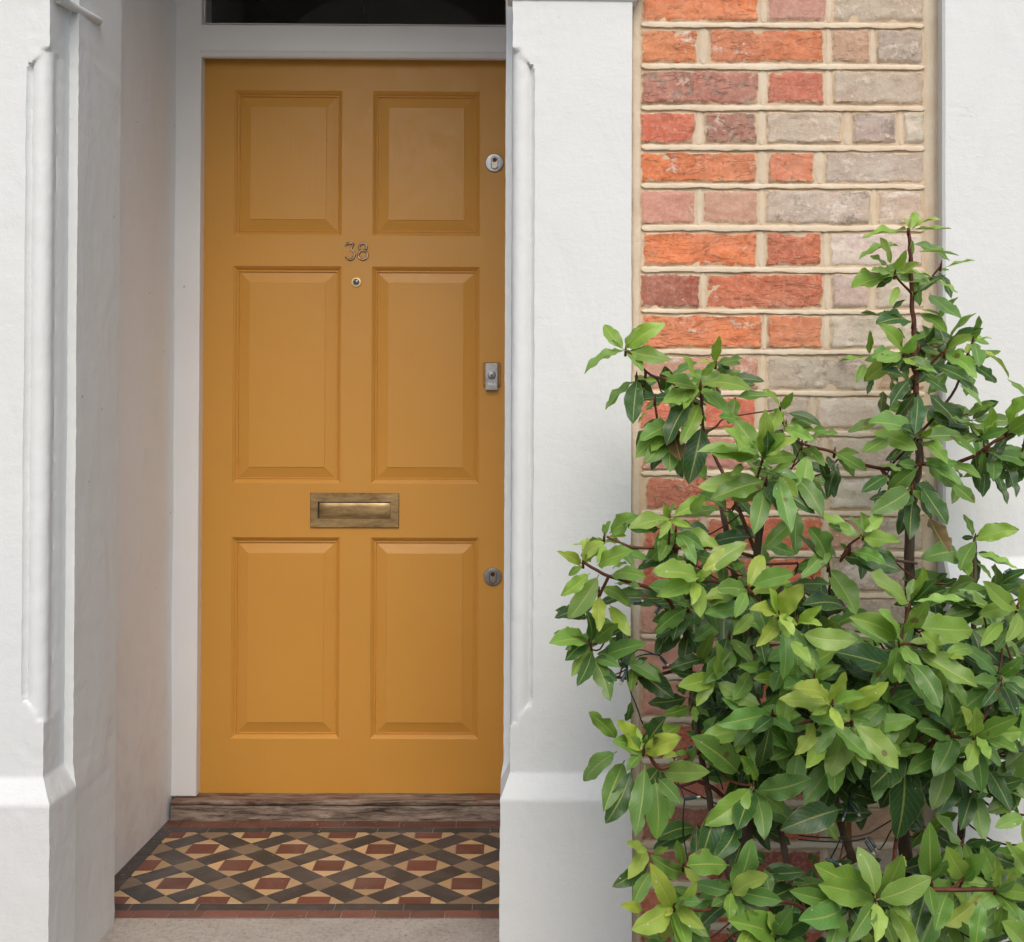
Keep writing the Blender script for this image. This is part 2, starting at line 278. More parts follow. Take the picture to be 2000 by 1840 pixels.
# ------------------------------------------------------------------ mesh helpers
class MB:
    def __init__(s): s.v = []; s.f = []; s.mi = []; s.at = {}; s.uv = None
    def add(s, verts, faces, mi=0, **attrs):
        o = len(s.v); s.v += [tuple(p) for p in verts]; s.f += [tuple(i + o for i in f) for f in faces]; s.mi += [mi] * len(faces)
        for kk, val in attrs.items():
            a = s.at.setdefault(kk, []); a += [(0, 0, 0, 1)] * (o - len(a))
            a += list(val) if isinstance(val, list) else [val] * len(verts)
    def box(s, x0, x1, y0, y1, z0, z1, mi=0, **a):
        s.add([(x0, y0, z0), (x1, y0, z0), (x1, y1, z0), (x0, y1, z0), (x0, y0, z1), (x1, y0, z1), (x1, y1, z1), (x0, y1, z1)],
              [(0, 3, 2, 1), (4, 5, 6, 7), (0, 1, 5, 4), (1, 2, 6, 5), (2, 3, 7, 6), (3, 0, 4, 7)], mi, **a)
    def tube(s, pts, rad, n=8, mi=0, cap=True):
        pts = [Vector(p) for p in pts]; m = len(pts)
        if not isinstance(rad, (list, tuple)): rad = [rad] * m
        t0 = (pts[1] - pts[0]).normalized(); u = t0.orthogonal().normalized(); vs = []
        for i in range(m):
            t = (pts[min(i + 1, m - 1)] - pts[max(i - 1, 0)]).normalized()
            u = (u - t * u.dot(t)).normalized(); w_ = t.cross(u)
            for j in range(n):
                a = 2 * math.pi * j / n; vs.append(pts[i] + (u * math.cos(a) + w_ * math.sin(a)) * rad[i])
        fs = [(i * n + j, i * n + (j + 1) % n, (i + 1) * n + (j + 1) % n, (i + 1) * n + j) for i in range(m - 1) for j in range(n)]
        if cap: fs += [tuple(range(n - 1, -1, -1)), tuple((m - 1) * n + j for j in range(n))]
        s.add(vs, fs, mi)
    def grid(s, P, nu, nv, mi=0, flip=False, **a):
        fs = []
        for j in range(nv - 1):
            for i in range(nu - 1):
                q = (j * nu + i, j * nu + i + 1, (j + 1) * nu + i + 1, (j + 1) * nu + i)
                fs.append(q[::-1] if flip else q)
        s.add(P, fs, mi, **a)
    def prism(s, poly, y0, y1, mi=0, axis='y'):
        """poly of (x,z), front at y0"""
        n = len(poly)
        vs = [(p[0], y0, p[1]) for p in poly] + [(p[0], y1, p[1]) for p in poly]
        if axis == 'z': vs = [(p[0], p[1], y0) for p in poly] + [(p[0], p[1], y1) for p in poly]
        s.add(vs, [tuple(range(n)), tuple(range(2 * n - 1, n - 1, -1))] + [(i, i + n, (i + 1) % n + n, (i + 1) % n) for i in range(n)], mi)
    def build(s, name, mats, parent=None, smooth=None, bevel=0, fixn=False, bseg=2):
        me = bpy.data.meshes.new(name); me.from_pydata(s.v, [], s.f)
        for m in (mats if isinstance(mats, (list, tuple)) else [mats]): me.materials.append(m)
        me.polygons.foreach_set('material_index', s.mi)
        for kk, a in s.at.items():
            a += [(0, 0, 0, 1)] * (len(s.v) - len(a))
            ca = me.color_attributes.new(kk, 'FLOAT_COLOR', 'POINT')
            ca.data.foreach_set('color', [x for c4 in a for x in c4])
        if s.uv:
            ul = me.uv_layers.new(name='UVMap'); loops = [0] * len(me.loops); me.loops.foreach_get('vertex_index', loops)
            ul.data.foreach_set('uv', [x for i in loops for x in s.uv[i]])
        if fixn:
            import bmesh
            bm = bmesh.new(); bm.from_mesh(me); bmesh.ops.recalc_face_normals(bm, faces=bm.faces); bm.to_mesh(me); bm.free()
        if smooth is not None:
            me.polygons.foreach_set('use_smooth', [True] * len(me.polygons))
            if smooth < 180: me.set_sharp_from_angle(angle=R(smooth))
        me.update()
        o = bpy.data.objects.new(name, me); COL.objects.link(o)
        if parent is not None: o.parent = parent
        if bevel:
            b = o.modifiers.new('bevel', 'BEVEL'); b.width = bevel; b.segments = bseg; b.limit_method = 'ANGLE'; b.angle_limit = R(35)
        return o
def empty(name, loc, label, cat):
    o = bpy.data.objects.new(name, None); COL.objects.link(o); o.empty_display_size = 0.1
    o.location = (0, 0, 0); o['label'] = label; o['category'] = cat; return o
def N(x, y, z, s=1.0): return noise.noise(Vector((x * s, y * s, z * s)))
def struct(o): o['kind'] = 'structure'; return o

# ------------------------------------------------------------------ planes of the place
YF = 1.970       # front face of the white pilasters
YB = 2.000       # face of the bricks
YR = 2.063       # rebate on the pilaster's return
YP = 2.290       # inner corner of the pilasters
YJ = 2.985       # front of the door frame
YD = 3.020       # front of the door leaf
XPL = -0.917     # porch wall, left
XPR = 0.087      # porch wall, right
YT0 = 2.321      # front edge of the tiles
ZTOP = 3.60

house = empty('terraced_house', (0, 0, 0), 'brick terraced house with white rendered pilasters around an ochre yellow door', 'house')

# --- pilasters -----------------------------------------------------------------
def pilaster(xc, sgn, st, width, back, zb0, zb1, zp0, zp1, seed, name, label):
    """xc: corner towards the opening, sgn: +1 = body lies towards +x. Corner bead between zb0 and zb1,
       plinth below zp0..zp1. Lofted plan section, so the stops of the bead are real."""
    u_front = [width, width * 0.8, width * 0.6, width * 0.45, width * 0.32, 0.058, 0.046]
    A, S, P = [], [], []
    def pt(ua, ya, us, ys):
        A.append((ua, ya)); S.append((us, ys)); P.append((us if us > 0.003 else -(st + 0.008), ys))
    for y in back: pt(width, y, width, y)
    for u in u_front: pt(u, YF, u, YF)
    pt(0.0415, YF, 0.0415, YF); pt(0.0400, YF + 0.0055, 0.0385, YF)
    r, cu, cy = 0.0185, 0.0185, YF + 0.0205
    for q in range(11):
        a = R(30 + q * 17)
        u, y = cu + r * math.cos(a), cy - r * math.sin(a)
        if q < 6: pt(u, y, max(0.0, u * 0.9 if q < 5 else 0.0), YF)
        else: pt(u, y, 0.0, YF + (q - 5) * 0.008)
    pt(0.003, YF + 0.0415, 0.0, YF + 0.050); pt(0.0, YF + 0.046, 0.0, YF + 0.056)
    pt(0.0, YR, 0.0, YR); pt(-st * 0.5, YR + 0.001, -st * 0.5, YR); pt(-st, YR, -st, YR)
    for y in (YR + 0.06, YR + 0.12, YR + 0.18, YP): pt(-st, y, -st, y)
    pt(0.075, YP + 0.001, 0.075, YP + 0.001)
    P2 = []
    for (u, y), (us, ys) in zip(P, S):
        yy = ys - 0.026 if ys < YF + 0.06 else ys
        if us <= 0.003 and ys <= YR + 0.001: P2.append((-(st + 0.006), yy if ys < YR - .001 else YR))
        else: P2.append((us, yy if us > 0.0 else ys))
    P2[-1] = S[-1]
    zs = [-0.16]; z = -0.16
    while z < 1.95:
        z += 0.004 if (abs(z - zb0) < 0.07 or abs(z - zb1) < 0.07 or zp0 - .03 < z < zp1 + .03) else 0.011
        zs.append(z)
    while z < ZTOP: z += 0.12; zs.append(z)
    pts = []; n = len(A)
    def sm(t): t = max(0, min(1, t)); return t * t * (3 - 2 * t)
    for z in zs:
        tp = 1 - max(0, min(1, (z + 0.0025 * N(seed, z, 5, 9) - zp0) / (zp1 - zp0)))
        for i in range(n):
            u = S[i][0]; du = max(0.0, u)
            lo = zb0 + du * 1.15; hi = zb1 - du * 1.0
            wob = 0.0035 * N(seed * 3.1, z * 0.1, u * 40, 1.7)
            tb = sm((z - lo + wob) / 0.006) * sm((hi + wob - z) / 0.005)
            x = S[i][0] + (A[i][0] - S[i][0]) * tb; y = S[i][1] + (A[i][1] - S[i][1]) * tb
            x += (P2[i][0] - S[i][0]) * tp; y += (P2[i][1] - S[i][1]) * tp
            if z < 2.0:
                k_ = 0.0011; q = (u < 0.05)
                ny = N(x * 9 + seed, y * 9, z * 7) * 0.0010 + N(x * 60 + seed, y * 60, z * 45) * (0.0009 if q else 0.0003)
                nx = N(x * 9, y * 9 + seed, z * 7 + 7) * 0.0010 + N(x * 60, y * 60 + seed, z * 50) * (0.0010 if q else 0.0003)
                if 0 < i < n - 1: x += nx; y += ny
            pts.append((xc + sgn * x, y, z))
    mb = MB(); mb.grid(pts, n, len(zs), flip=(sgn > 0))
    o = mb.build(name, M['stucco'], house, smooth=42)
    o['label'] = label
    return o
pilaster(X(92, 600, YF), -1, 0.017, 0.22, (2.06, 2.03), Z(92, 1412, YF), Z(92, 88, YF), Z(50, 1572, YF - .02), Z(50, 1519, YF), 3, 'pilaster',
         'white pilaster on the left of the door, with a rounded corner bead')
pilaster(X(999, 700, YF), 1, 0.012, X(1233, 700, YF) - X(999, 700, YF), (2.03, 2.0), Z(1005, 1420, YF), Z(1005, 92, YF), Z(1100, 1562, YF - .02), Z(1100, 1509, YF), 17, 'pilaster',
         'white pilaster between the door and the brick panel')
XL = X(92, 600, YF); XR0 = X(999, 700, YF); XR1 = X(1233, 700, YF); XW = X(1829, 600, YB)
# imposts (mouldings just at and above the top of the view)
mb = MB()
for ip_, (x0, x1, zz) in enumerate(((XR0 - 0.012, XR1 + 0.012, Z(1100, 2, YF)), (XL - 0.235, XL + 0.020, Z(40, -14, YF)))):
    mb = MB()
    for dz, e in ((0.0, 0.004), (0.012, 0.012), (0.03, 0.022)):
        mb.box(x0 - e + 0.006, x1 + e - 0.006, YF - e, YF + 0.03, zz + dz, zz + dz + (0.05 if e > 0.02 else 0.014))
    mb.build('impost', M['stucco'], house, bevel=0.004)
p0 = Vector((XL + 0.006, 1.99, Z(119, 2, 2.0))); p1 = Vector((XL + 0.020, 2.165, Z(187, 45, 2.17)))
mb = MB(); mb.tube([p0, p0.lerp(p1, .5), p1.lerp(p0, .05), p1], [0.0085, 0.0085, 0.008, 0.003], 10)
mb.build('impost_moulding', M['stucco'], house, smooth=50)

# --- rest of the white walls -------------------------------------------------------
def wavy(x0, x1, z0, z1, yf, nx, nz, seed, amp=0.0015):
    P = []
    for j in range(nz):
        for i in range(nx):
            x = x0 + (x1 - x0) * i / (nx - 1); z = z0 + (z1 - z0) * j / (nz - 1)
            P.append((x, (yf(x, z) if callable(yf) else yf) + amp * N(x * 4 + seed, seed, z * 4), z))
    return P
zc1, zc0 = Z(1900, 1088, 1.96), Z(1900, 1148, 1.93)
def yright(x, z): return 1.962 if z > zc1 else (1.925 if z < zc0 else 1.925 + 0.037 * (z - zc0) / (zc1 - zc0))
XQ = X(1843, 600, 1.962)
zl = [-0.16, 0.1, 0.3, 0.5] + [zc0 - .012, zc0 - .004, zc0, zc0 + .004, (zc0 + zc1) / 2, zc1 - .004, zc1, zc1 + .004, zc1 + .012] + [1.0 + .1 * q for q in range(10)] + [2.4, 3.0, ZTOP]
zl = sorted(zl)
mb = MB(); xs = [0, .004, .03, .1, .25, .45, .7, 1.0, 1.4]
P = []
for z in zl:
    yf = yright(0, z); ex = (1.962 - yf) * 0.12
    P.append((XW + 0.003, 2.03, z)); P.append((XW + 0.004 - ex, yf + 0.02, z))
    for xx in xs:
        j = 0.0016 * N(xx * 4 + 9, 3, z * 5)
        P.append((XQ - ex + xx, yf + (0.005 if xx == 0 else 0) + j, z))
mb.grid(P, len(xs) + 2, len(zl))
o = mb.build('rendered_wall', M['stucco'], house, smooth=42); o['label'] = 'white rendered wall at the right of the brick panel'
mb = MB(); mb.grid(wavy(XL - 2.2, XL - 0.215, -0.16, ZTOP, 2.02, 24, 30, 41), 24, 30)
mb.build('rendered_wall', M['stucco'], house, smooth=42)
# porch side walls, ceiling, back wall above the frame
mb = MB()
P = []
nY, nZ = 14, 40
for j in range(nZ):
    for i in range(nY):
        y = YP - 0.01 + (YD + 0.08 - YP) * i / (nY - 1); z = -0.01 + 2.80 * j / (nZ - 1)
        P.append((XPL + 0.003 * N(y * 3, 7, z * 3), y, z))
mb.grid(P, nY, nZ, flip=False)
o = mb.build('porch_wall', M['porch'], house, smooth=60); o['label'] = 'scuffed off-white side wall inside the porch'
mb = MB(); P = [(XPR - 0.003 * N(p[1] * 3, 9, p[2] * 3), p[1], p[2]) for p in P]; mb.grid(P, nY, nZ, flip=True)
mb.build('porch_wall', M['porch'], house, smooth=60)
ZC = 2.74
mb = MB(); mb.box(XPL - 0.03, XPR + 0.03, YP - 0.02, YD + 0.06, ZC, ZC + 0.05); mb.build('porch_ceiling', M['porch'], house)
# arch over the opening
ox0, ox1 = XL + 0.017, XR0 - 0.012; zs_ = 2.34; cx = (ox0 + ox1) / 2; hw = (ox1 - ox0) / 2
mb = MB(); q = 20
top = ZTOP
vs = []
for i in range(q + 1):
    a = math.pi * i / q; x = cx - hw * math.cos(a); z = zs_ + 0.30 * math.sin(a); vs.append((x, z))
for yy in (YF + 0.03, YP):
    pass
pts = []
for (x, z) in vs: pts += [(x, YF + 0.03, z), (x, YF + 0.03, top), (x, YP, z), (x, YP, top)]
fs = []
for i in range(q):
    a, b = i * 4, (i + 1) * 4
    fs += [(a, b, b + 1, a + 1), (a + 2, a + 3, b + 3, b + 2), (a, a + 2, b + 2, b)]
mb.add(pts, fs); mb.box(XPL - .01, ox0, YP - .05, YP - .001, 2.0, top); 
mb.build('porch_arch', M['stucco'], house, smooth=40, fixn=True)

# --- brick panel ---------------------------------------------------------------------
C = dict(O=((0.76, 0.245, 0.095), .02, .24, .5), R=((0.66, 0.195, 0.115), .06, .24, .3), K=((0.70, 0.37, 0.27), -.1, .12, 0), P=((0.58, 0.30, 0.25), -.05, .15, .1),
         B=((0.42, 0.135, 0.09), .0, .04, .1), D=((0.48, 0.22, 0.165), .36, .30, .6), G=((0.62, 0.555, 0.46), .12, .50, .15), g=((0.57, 0.505, 0.42), .30, .42, .15), W=((0.66, 0.60, 0.51), .10, .86, .15),
         S=((0.66, 0.44, 0.30), .06, .42, .3), T=((0.68, 0.215, 0.11), .02, .20, .6), M=((0.58, 0.29, 0.22), .18, .48, .3))
courses = [
 (-120, -40, "1252-1480T 1499-1608R 1625-1803G"),
 (-37, 41, "1255-1482O 1500-1614P 1628-1805G"),
 (57, 122, "1252-1362O 1386-1610O 1625-1698S 1712-1803g"),
 (138, 203, "1252-1481D 1499-1610R 1626-1804G"),
 (219, 280, "1250-1357R 1376-1478D 1498-1645G 1665-1752g 1766-1806W"),
 (297, 356, "1250-1478O 1502-1590T 1612-1805G"),
 (371, 437, "1252-1359K 1374-1480K 1496-1700g 1716-1803G"),
 (454, 519, "1258-1478O 1496-1605T 1621-1803W"),
 (535, 602, "1249-1367B 1381-1608T 1625-1697G 1712-1805W"),
 (615, 680, "1254-1488O 1500-1606O 1622-1805W"),
 (695, 761, "1254-1482M 1498-1700g 1715-1805S"),
 (775, 838, "1250-1360R 1376-1476R 1498-1580G 1596-1805W"),
 (854, 917, "1254-1475M 1498-1602g 1620-1805G"),
 (932, 995, "1262-1480T 1498-1608R 1620-1805W"),
 (1010, 1074, "1255-1367T 1382-1607R 1622-1700S 1714-1805G"),
 (1090, 1155, "1254-1478R 1500-1607T 1624-1805g"),
 (1171, 1236, "1250-1340K 1358-1480R 1498-1604B 1622-1805g"),
 (1252, 1316, "1254-1475K 1494-1604P 1620-1805S"),
 (1330, 1398, "1253-1380K 1396-1604T 1620-1700G 1716-1805g"),
 (1415, 1480, "1253-1478T 1496-1604D 1620-1805G"),
 (1495, 1560, "1250-1382R 1398-1604R 1620-1698B 1714-1805G"),
 (1578, 1642, "1252-1478B 1496-1604T 1620-1805S"),
 (1660, 1722, "1250-1368B 1384-1604B 1620-1805g"),
 (1740, 1803, "1252-1478R 1496-1604B 1620-1805G"),
 (1820, 1884, "1250-1368B 1384-1604R 1620-1805g"),
 (1900, 1964, "1252-1478R 1496-1604B 1620-1805G")]
mbk = MB(); mph = MB()
def ribbon(mb, p, qv, half, yb, proud, seed, vert=False):
    """raised pointing with a slightly wandering edge, from p to qv (x,z)"""
    L = math.hypot(qv[0] - p[0], qv[1] - p[1]); n = max(4, int(L / 0.006)); P = []
    prof = [(-1, -.3), (-.97, .92), (-.6, 1), (0, .90), (.6, .72), (.96, .5), (1.06, -.2)] if not vert else [(-1.1, -.4), (-.8, .75), (-.4, 1), (0, 1), (.4, 1), (.8, .75), (1.1, -.4)]
    for i in range(n + 1):
        t = i / n; x = p[0] + (qv[0] - p[0]) * t; z = p[1] + (qv[1] - p[1]) * t
        c_ = 0.0013 * N(x * 14 + seed, 2, z * 14) ; e = 1 + 0.24 * N(x * 26, seed, z * 26)
        endf = min(1, min(t, 1 - t) * n / 1.5 + 0.35)
        for (s_, d) in prof:
            jit = 0.0013 * N(x * 110 + s_ * 5, seed, z * 110) + (.0015 * N(x * 34, seed + 7, z * 34) if s_ < 0 else 0)
            o_ = s_ * half * e * (1 if s_ > 0 else (1 + .2 * N(x * 22, seed + 4, z * 22))) * endf + c_ + jit
            y = yb - proud * d * (1 + .25 * N(x * 20, seed, z * 20)) + 0.0005 * N(x * 200, s_ * 9, z * 200)
            P.append((x + (o_ if vert else 0), y, z + (0 if vert else o_)))
    mb.grid(P, len(prof), n + 1, flip=not vert)
yback = YB + 0.0032
for ci, (ya, yb_, txt) in enumerate(courses):
    ya, yb_ = ya - 1.2, yb_ + 1.2
    items = txt.split(); prev = None
    for tok in items:
        a, b = tok[:-1].split('-'); kcol = tok[-1]; a, b = float(a) - 1.5, float(b) + 1.5; 
        pm = (a + b) / 2; x0, x1 = X(a, (ya + yb_) / 2, YB), X(b, (ya + yb_) / 2, YB); z1, z0 = Z(pm, ya, YB), Z(pm, yb_, YB)
        base, gr, li, crk = C[kcol]
        vv = rnd.uniform(.88, 1.10); base = tuple(ch * vv * rnd.uniform(.95, 1.05) for ch in base)
        sd_ = rnd.uniform(0, 90); nx = max(10, int((x1 - x0) / 0.0045)); nz = 15; P = []; cc = []; mm = []; ee = []
        tilt = rnd.uniform(-.0014, .0014); ht = rnd.uniform(-.001, .0015); rgh = 1.6 if kcol in 'OTD' else 1.0
        for j in range(nz):
            for i in range(nx):
                u, v_ = i / (nx - 1), j / (nz - 1)
                x = x0 + (x1 - x0) * u; z = z0 + (z1 - z0) * v_
                ex = min(u, 1 - u) * (x1 - x0); ez = min(v_, 1 - v_) * (z1 - z0)
                d = min(ex, ez); rr = 0.0028
                cur = 0.0 if d >= rr else (1 - math.sqrt(max(0, 1 - (1 - d / rr) ** 2)))
                y = YB - 0.0006 + 0.0040 * cur + tilt * (u - .5) * 2 + ht
                y -= rgh * (0.0016 * N(x * 30 + sd_, 1, z * 45) + 0.0011 * N(x * 90, sd_, z * 90) + 0.0006 * N(x * 240, sd_, z * 240))
                ch = N(x * 26 + sd_, 6, z * 26)                      # chipped places
                if ch > 0.34 and d < 0.02: y += 0.005 * min(1, (ch - .34) * 6) * (1 - d / .02)
                if i in (0, nx - 1) or j in (0, nz - 1): y = yback + 0.0015
                wx = 0.0034 * N(x * 35 + sd_, 3, z * 35) + .0018 * N(x * 120, sd_, z * 120)
                wz = 0.0030 * N(x * 28, 5 + sd_, z * 28) + .0018 * N(x * 120, sd_ + 8, z * 120)
                if d < 0.012: x += wx; z += wz
                P.append((x, y, z)); 
                g_ = gr; l_ = li
                if kcol == 'g' and u > .7: g_ = gr + .12
                ee.append((max(0, 1 - d / .012),) * 3 + (1,)); cc.append((*base, 1)); mm.append((g_, l_, crk, 1))
        mbk.grid(P, nx, nz, bcol=cc, bmix=mm, bedge=ee)
        if prev is not None:
            g0, g1 = X(prev, (ya + yb_) / 2, YB), x0
            xm = (g0 + g1) / 2 + rnd.uniform(-.001, .001)
            ribbon(mph, (xm, z0 - .001), (xm, z1 + .001), (g1 - g0) * 0.40, yback, 0.0011, ci * 7 + a, True)
        prev = b
    # bed joint under this course
    if ci + 1 < len(courses):
        yn = courses[ci + 1][0] - 1.2; ym = (yb_ + yn) / 2
        xa, xb = X(1253, ym, YB), X(1806, ym, YB)
        za, zb_ = Z(1252, ym - 1, YB), Z(1806, ym + 1, YB); hh = (Z(1500, yb_, YB) - Z(1500, yn, YB)) * 0.45
        ribbon(mph, (xa, za), (xb, zb_), hh * .84, yback, 0.0046, ci * 3.3)
for (pxa, hw_, pr, sd_) in ((1243, 0.0085, 0.0052, 77), (1818, 0.0100, 0.0022, 99)):
    ribbon(mph, (X(pxa, 900, YB), -0.15), (X(pxa, 100, YB), 2.0), hw_, yback, pr, sd_, True)
# rest of the panel above and below the counted courses, plain coursed brick
z_hi = Z(1500, -120, YB); xcur = [(1252, 1480), (1499, 1608), (1625, 1803)]; zc = z_hi + 0.012; ci = 0
while zc < ZTOP:
    for (a, b) in xcur if ci % 2 else [(1252, 1365), (1384, 1608), (1625, 1803)]:
        x0, x1 = X(a, 0, YB), X(b, 0, YB); base, gr, li, crk = C[rnd.choice('ORTKGgW')]
        P = [(x0 + (x1 - x0) * i / 7, YB + (0.006 if i in (0, 7) or j in (0, 4) else 0.001 * N(i * 3.3, j, zc * 9)), zc + 0.062 * j / 4) for j in range(5) for i in range(8)]
        mbk.grid(P, 8, 5, bcol=(*base, 1), bmix=(gr, li, crk, 1))
    ribbon(mph, (X(1253, 0, YB), zc - .007), (X(1806, 0, YB), zc - .007), 0.006, yback, 0.006, zc)
    zc += 0.0765; ci += 1
mbb = MB()
nx, nz = 60, 200
mbb.grid([(XR1 - 0.02 + (XW + 0.03 - XR1 + 0.02) * i / (nx - 1), yback + 0.0012 * N(i * .6, 3, j * .6), -0.16 + (ZTOP + .16) * j / (nz - 1)) for j in range(nz) for i in range(nx)], nx, nz)
o = mbb.build('mortar', M['mortar'], house, smooth=60)
o = mbk.build('brick_wall', M['brick'], house, smooth=55); o['label'] = 'panel of old orange-red and grey bricks behind the bay tree'
o = mph.build('pointing', M['pointing'], house, smooth=60)
# upper storey band so that the house closes above the porch
mb = MB(); mb.box(XL - 2.2, XQ + 1.4, 1.95, 2.25, ZTOP, ZTOP + 0.35); mb.build('string_course', M['stucco'], house, bevel=0.01)
mb = MB(); mb.box(XL - 2.2, XQ + 1.4, 2.03, 6.3, ZTOP + .351, ZTOP + 3.0); mb.build('upper_wall', M['mortar'], house)
mb = MB(); mb.prism([(2.03 - .3, ZTOP + 2.95), (6.6, ZTOP + 2.95), (4.2, ZTOP + 4.6)], XL - 2.25, XQ + 1.45)
for i, v_ in enumerate(mb.v): mb.v[i] = (v_[1], v_[0], v_[2])
mb.build('roof', M['slate'], house, fixn=True)
# body of the house behind the facade (keeps daylight out of the hall)
mb = MB()
mb.box(XL - 2.2, XPL - 0.02, 2.30, 6.3, -0.16, ZTOP); mb.box(XPR + 0.02, XQ + 1.4, 2.30, 6.3, -0.16, ZTOP)
mb.box(XPL - 0.02, XPR + 0.02, YP + .01, 6.3, ZC + 0.051, ZTOP)
mb.build('party_wall', M['mortar'], house)

# --- door frame ---------------------------------------------------------------------
xj0 = X(390, 600, YJ); xd0 = X(398, 500, YD); xd1 = X(995, 500, YD)
zd0 = Z(700, 1549, YD); zd1 = Z(700, 116.5, YD)
ztr0 = Z(700, 113, YJ); ztr1 = Z(700, 46, YJ); zfh = ztr1 + 0.40
mbf = MB()
def wbox(mb, x0, x1, y0, y1, z0, z1, seed=0, nseg=26):
    """upright painted timber whose arrises wander by a fraction of a millimetre"""
    vs = []; fs = []
    for j in range(nseg + 1):
        z = z0 + (z1 - z0) * j / nseg
        for (x, y) in ((x0, y0), (x1, y0), (x1, y1), (x0, y1)):
            vs.append((x + .0009 * N(seed + x, y, z * 8), y + .0009 * N(seed, x + 5, z * 8), z))
        if j:
            for q_ in range(4): fs.append(((j - 1) * 4 + q_, (j - 1) * 4 + (q_ + 1) % 4, j * 4 + (q_ + 1) % 4, j * 4 + q_))
    fs += [(3, 2, 1, 0), tuple(nseg * 4 + q_ for q_ in range(4))]
    mb.add(vs, fs)
zj0 = Z(365, 1556, YJ)
wbox(mbf, XPL - 0.006, xj0, YJ, YD + 0.07, zj0, zfh + 0.06, 1)
wbox(mbf, -(-xd1) + 0.012, XPR - 0.004, YJ, YD + 0.07, zj0, zfh + 0.06, 2)
o = mbf.build('door_jambs', M['frame'], house, bevel=0.003)
mb = MB()                                     # stops: splayed inner bead round the door
def splay(mb, x0, x1, y0, y1, z0, z1): mb.add([(x0, y0, z0), (x1, y1, z0), (x1, y1 + .03, z0), (x0, y1 + .03, z0), (x0, y0, z1), (x1, y1, z1), (x1, y1 + .03, z1), (x0, y1 + .03, z1)],
    [(0, 3, 2, 1), (4, 5, 6, 7), (0, 1, 5, 4), (1, 2, 6, 5), (2, 3, 7, 6), (3, 0, 4, 7)])
splay(mb, xj0 + .0004, xd0 - 0.001, YJ + 0.003, YJ + 0.012, zj0 + .003, ztr0 - .002)
splay(mb, xd1 + 0.0115, xd1 + 0.001, YJ + 0.003, YJ + 0.012, zj0 + .003, ztr0 - .002)
mb.box(xj0 + .002, xd1 + .011, YJ + 0.006, YD + 0.05, zd1 + 0.0015, ztr0 + .008)
mb.build('door_stop', M['frame'], house, bevel=0.0015, fixn=True)
mb = MB(); P = []
prof = [(0.010, -.001), (0.002, .0), (-0.002, .004), (-0.004, .010), (-0.002, .015), (0.001, .018), (0.001, .030), (0.0, ztr1 - ztr0 - .012), (0.003, ztr1 - ztr0 - .006), (0.016, ztr1 - ztr0), (0.075, ztr1 - ztr0 + .004)]
n = 40
for i in range(n):
    x = xj0 - .003 + (XPR - .01 - xj0) * i / (n - 1)
    for (dy, dz) in prof: P.append((x, YJ - 0.002 + dy + .0007 * N(x * 7, dz * 30, 4), ztr0 + dz + .0007 * N(x * 6, dz * 30, 9)))
mb.grid(P, len(prof), n, flip=True)
mb.build('transom', M['frame'], house, smooth=35)
# fanlight: rebated frame and one pane
fan = MB(); fx0 = X(402, 20, YJ + .03); fx1 = xd1 + 0.004
fan.box(xj0 + .0005, fx0, YJ + 0.018, YJ + 0.06, ztr1 + .004, zfh - .002)
fan.box(fx1, xd1 + 0.0119, YJ + 0.018, YJ + 0.06, ztr1 + .004, zfh - .002)
fan.box(fx0 + .0005, fx1 - .0005, YJ + 0.018, YJ + 0.06, zfh - 0.03, zfh - .002)
fan.box(fx0 + .0005, fx1 - .0005, YJ + 0.019, YJ + 0.06, ztr1 + .0045, ztr1 + 0.007)
fo = fan.build('fanlight', M['frame'], house, bevel=0.002)
fo['label'] = 'dark glazed fanlight above the door'
g = MB(); g.box(fx0 - .004, fx1 + .004, YJ + 0.034, YJ + 0.038, ztr1 + .006, zfh - .02); g.build('pane', M['glass'], fo)
mb = MB(); mb.box(xj0, xd1 + 0.012, YJ, YD + .07, zfh, zfh + .06); mb.build('head_rail', M['frame'], house, bevel=.003)
mb = MB(); mb.box(XPL - .01, XPR + .01, YJ + .01, YD + .06, zfh + 0.0605, ZC - .0005); mb.build('porch_back_wall', M['porch'], house)
# hall behind the fanlight
mb = MB()
hx0, hx1, hy0, hy1, hz = XPL - 0.01, XPR + 0.01, YD + .075, 6.2, 2.735
mb.add([(hx0, hy0, 0), (hx1, hy0, 0), (hx1, hy1, 0), (hx0, hy1, 0), (hx0, hy0, hz), (hx1, hy0, hz), (hx1, hy1, hz), (hx0, hy1, hz)],
       [(0, 1, 2, 3), (4, 7, 6, 5), (1, 5, 6, 2), (2, 6, 7, 3), (3, 7, 4, 0)])
mb.build('hall', M['hall'], house)

